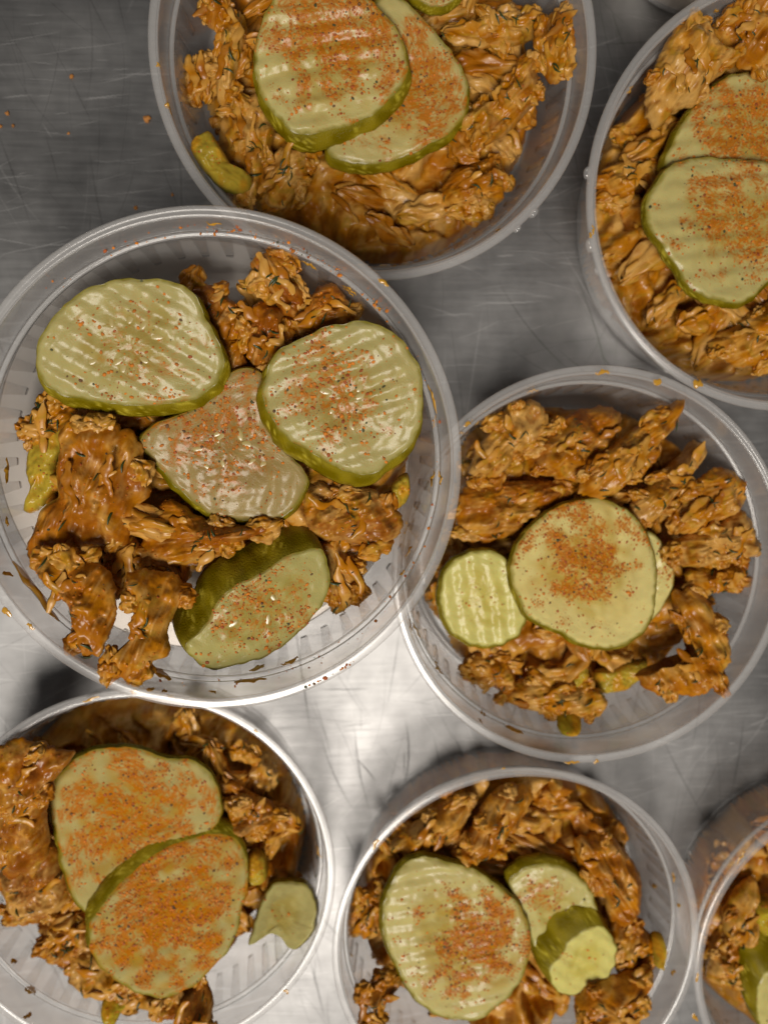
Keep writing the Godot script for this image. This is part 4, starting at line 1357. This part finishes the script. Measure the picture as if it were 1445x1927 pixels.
func make_small_things() -> void:
	for k in cups:
		if k == "support" or k == "behind":
			continue
		var c: Dictionary = cups[k]
		for e in 9:
			var a := rng.randf() * TAU
			var h := rng.randf_range(22.0, 35.0)
			var r: float = wall_r(h) * c.s
			var da := rng.randf_range(0.02, 0.09)
			var p0 := project(Vector3(c.x + cos(a) * r, c.lift + h * c.s, c.z + sin(a) * r))
			r = wall_r(h - 1.0) * c.s
			var p1 := project(Vector3(c.x + cos(a + da) * r, c.lift + (h - 1.0) * c.s, c.z + sin(a + da) * r))
			smear(k, p0, p1, rng.randf_range(0.5, 1.3), 0.15)
	# sauce on the plastic
	smear("front", Vector2(22, 1052), Vector2(114, 1176), 2.4, 0.6)
	smear("front", Vector2(14, 862), Vector2(12, 912), 1.2)
	smear("front", Vector2(2, 1080), Vector2(26, 1082), 1.0)
	smear("front", Vector2(440, 1284), Vector2(505, 1278), 1.6)
	smear("front", Vector2(528, 1252), Vector2(566, 1238), 1.2)
	smear("front", Vector2(470, 1262), Vector2(500, 1252), 1.4)
	smear("front", Vector2(282, 1258), Vector2(326, 1280), 2.2)
	smear("front", Vector2(276, 1298), Vector2(290, 1296), 1.4)
	smear("front", Vector2(303, 1301), Vector2(315, 1301), 1.0)
	smear("front", Vector2(806, 720), Vector2(822, 782), 0.9)
	smear("front", Vector2(826, 884), Vector2(832, 912), 1.1)
	smear("front", Vector2(700, 566), Vector2(718, 588), 1.3)
	smear("front", Vector2(712, 524), Vector2(730, 540), 1.0)
	smear("front", Vector2(645, 535), Vector2(672, 556), 0.8)
	smear("front", Vector2(568, 490), Vector2(598, 506), 0.9)
	smear("front", Vector2(5, 1142), Vector2(22, 1160), 1.3)
	smear("front", Vector2(52, 1172), Vector2(66, 1184), 0.9)
	smear("top", Vector2(296, 118), Vector2(300, 132), 1.0)
	smear("top", Vector2(312, 190), Vector2(324, 218), 1.2)
	smear("right", Vector2(1178, 176), Vector2(1190, 160), 1.6)
	smear("right", Vector2(1300, 36), Vector2(1312, 28), 1.2)
	smear("right", Vector2(1302, 720), Vector2(1322, 724), 2.2, 0.7)
	smear("middle", Vector2(948, 1366), Vector2(986, 1380), 2.2)
	smear("middle", Vector2(815, 1245), Vector2(832, 1270), 1.6)
	smear("middle", Vector2(776, 1170), Vector2(792, 1205), 1.3)
	smear("middle", Vector2(990, 738), Vector2(1014, 732), 1.2)
	smear("middle", Vector2(1120, 702), Vector2(1150, 700), 1.2)
	smear("middle", Vector2(1228, 716), Vector2(1246, 722), 1.6)
	smear("middle", Vector2(1060, 1434), Vector2(1090, 1434), 0.8)
	smear("middle", Vector2(1118, 1434), Vector2(1128, 1432), 1.0)
	smear("corner", Vector2(47, 1860), Vector2(70, 1868), 2.2)
	smear("corner", Vector2(44, 1914), Vector2(62, 1908), 1.4)
	smear("corner", Vector2(22, 1806), Vector2(32, 1812), 1.6)
	smear("corner", Vector2(596, 1590), Vector2(606, 1618), 1.2)
	smear("corner", Vector2(534, 1866), Vector2(544, 1864), 1.2)
	smear("low", Vector2(1228, 1664), Vector2(1234, 1670), 1.2)
	smear("low", Vector2(1265, 1640), Vector2(1270, 1660), 1.0)
	smear("low", Vector2(686, 1912), Vector2(692, 1926), 1.2)
	smear("edge", Vector2(1372, 1690), Vector2(1388, 1660), 0.8)
	smear("edge", Vector2(1302, 1908), Vector2(1312, 1920), 1.2)
	# brown crumbs stuck on the front cup's rim
	var crumbs := []
	for k in 26:
		var a := deg_to_rad(rng.randfn(63.0, 4.0))
		crumbs.append([Vector3(cos(a) * rng.randf_range(56.6, 58.2), 38.15, sin(a) * 57.4) * MM, Vector3.UP])
	for k in 120:   # paprika caught along the ledge
		var a := deg_to_rad(rng.randfn(-75.0, 28.0))
		var r := rng.randf_range(53.6, 55.4)
		crumbs.append([Vector3(cos(a) * r, 28.9 + maxf(r - 54.4, 0) * 3.0, sin(a) * r) * MM, Vector3.UP])
	for k in 50:
		var a := deg_to_rad(rng.randfn(60.0, 25.0))
		var r := rng.randf_range(53.6, 55.4)
		crumbs.append([Vector3(cos(a) * r, 28.9 + maxf(r - 54.4, 0) * 3.0, sin(a) * r) * MM, Vector3.UP])
	for k in 90:   # and on its floor
		var a := deg_to_rad(rng.randfn(48.0, 14.0))
		var r := rng.randf_range(34.0, 46.0)
		crumbs.append([Vector3(cos(a) * r, 1.3, sin(a) * r) * MM, Vector3.UP])
	scatter(crumbs, "seasoning", cups["front"].node, 0.25, 1.0)
	# water on the rims
	var ball := SphereMesh.new()
	ball.radius = 0.5
	ball.height = 1.0
	ball.radial_segments = 16
	ball.rings = 8
	for w in [["right", 1106, 326, 2.2], ["right", 1110, 462, 2.6], ["right", 1139, 503, 1.2], ["right", 1258, 690, 1.0], ["top", 1004, 402, 2.0], ["top", 972, 430, 1.6]]:
		var c: Dictionary = cups[w[0]]
		var q: Vector3 = on_plane(Vector2(w[1], w[2]), c.lift + 37.2 * c.s) - Vector3(c.x, c.lift, c.z)
		var dir := Vector2(q.x, q.z).normalized() * 58.6
		var o := part("water_droplet", ball, M.water, c.node, Vector3(dir.x, 37.3, dir.y) * MM)
		o.basis = Basis(Vector3.UP, -dir.angle()).scaled_local(Vector3(0.9, 0.9, 1.5) * w[3] * MM)
	# crumbs on the steel
	var spots := [[136, 145, 1.3, "round tan crumb on the steel left of the top cup"], [277, 225, 2.2, "largest orange crumb on the steel beside the top cup's left rim"], [256, 391, 1.2, "orange crumb on the steel just above the stacked cup's rim"], [15, 214, 1.2, "orange crumb on the steel at the left edge of the photo"], [26, 237, 0.9, "faint tan crumb on the steel near the left edge of the photo"], [325, 367, 0.9, "dark orange crumb on the steel between the top cup and the stacked cup"], [2, 238, 1.0, "red crumb cut by the left edge of the photo"], [130, 251, 0.8, "tiny rust crumb on the steel in the middle of the bare upper left corner"]]
	for s in spots:
		var t := thing("seasoning_crumb", s[3], "crumb", on_plane(Vector2(s[0], s[1]), 0.0) * MM, "crumbs spilled on the steel")
		var m := std(0.8, Color(0.40, 0.17, 0.04) * rng.randf_range(0.7, 1.2))
		var v := PackedVector3Array()
		var ix := PackedInt32Array()
		for i in 7:
			for j in 10:
				var th := PI * (i + 0.5) / 7
				var a := TAU * j / 10
				var d := Vector3(sin(th) * cos(a), cos(th) * 0.6, sin(th) * sin(a))
				v.append((d * (0.5 + 0.35 * n3(d.x * 1.6 + s[0], d.y * 1.6, d.z * 1.6)) + Vector3(0, 0.25, 0)) * s[2] * MM)
		quads(ix, 7, 10)
		for j in range(1, 9):
			ix.append_array(PackedInt32Array([0, j + 1, j, 60, 60 + j, 60 + j + 1]))
		part("flake", commit(v, ix), m, t)
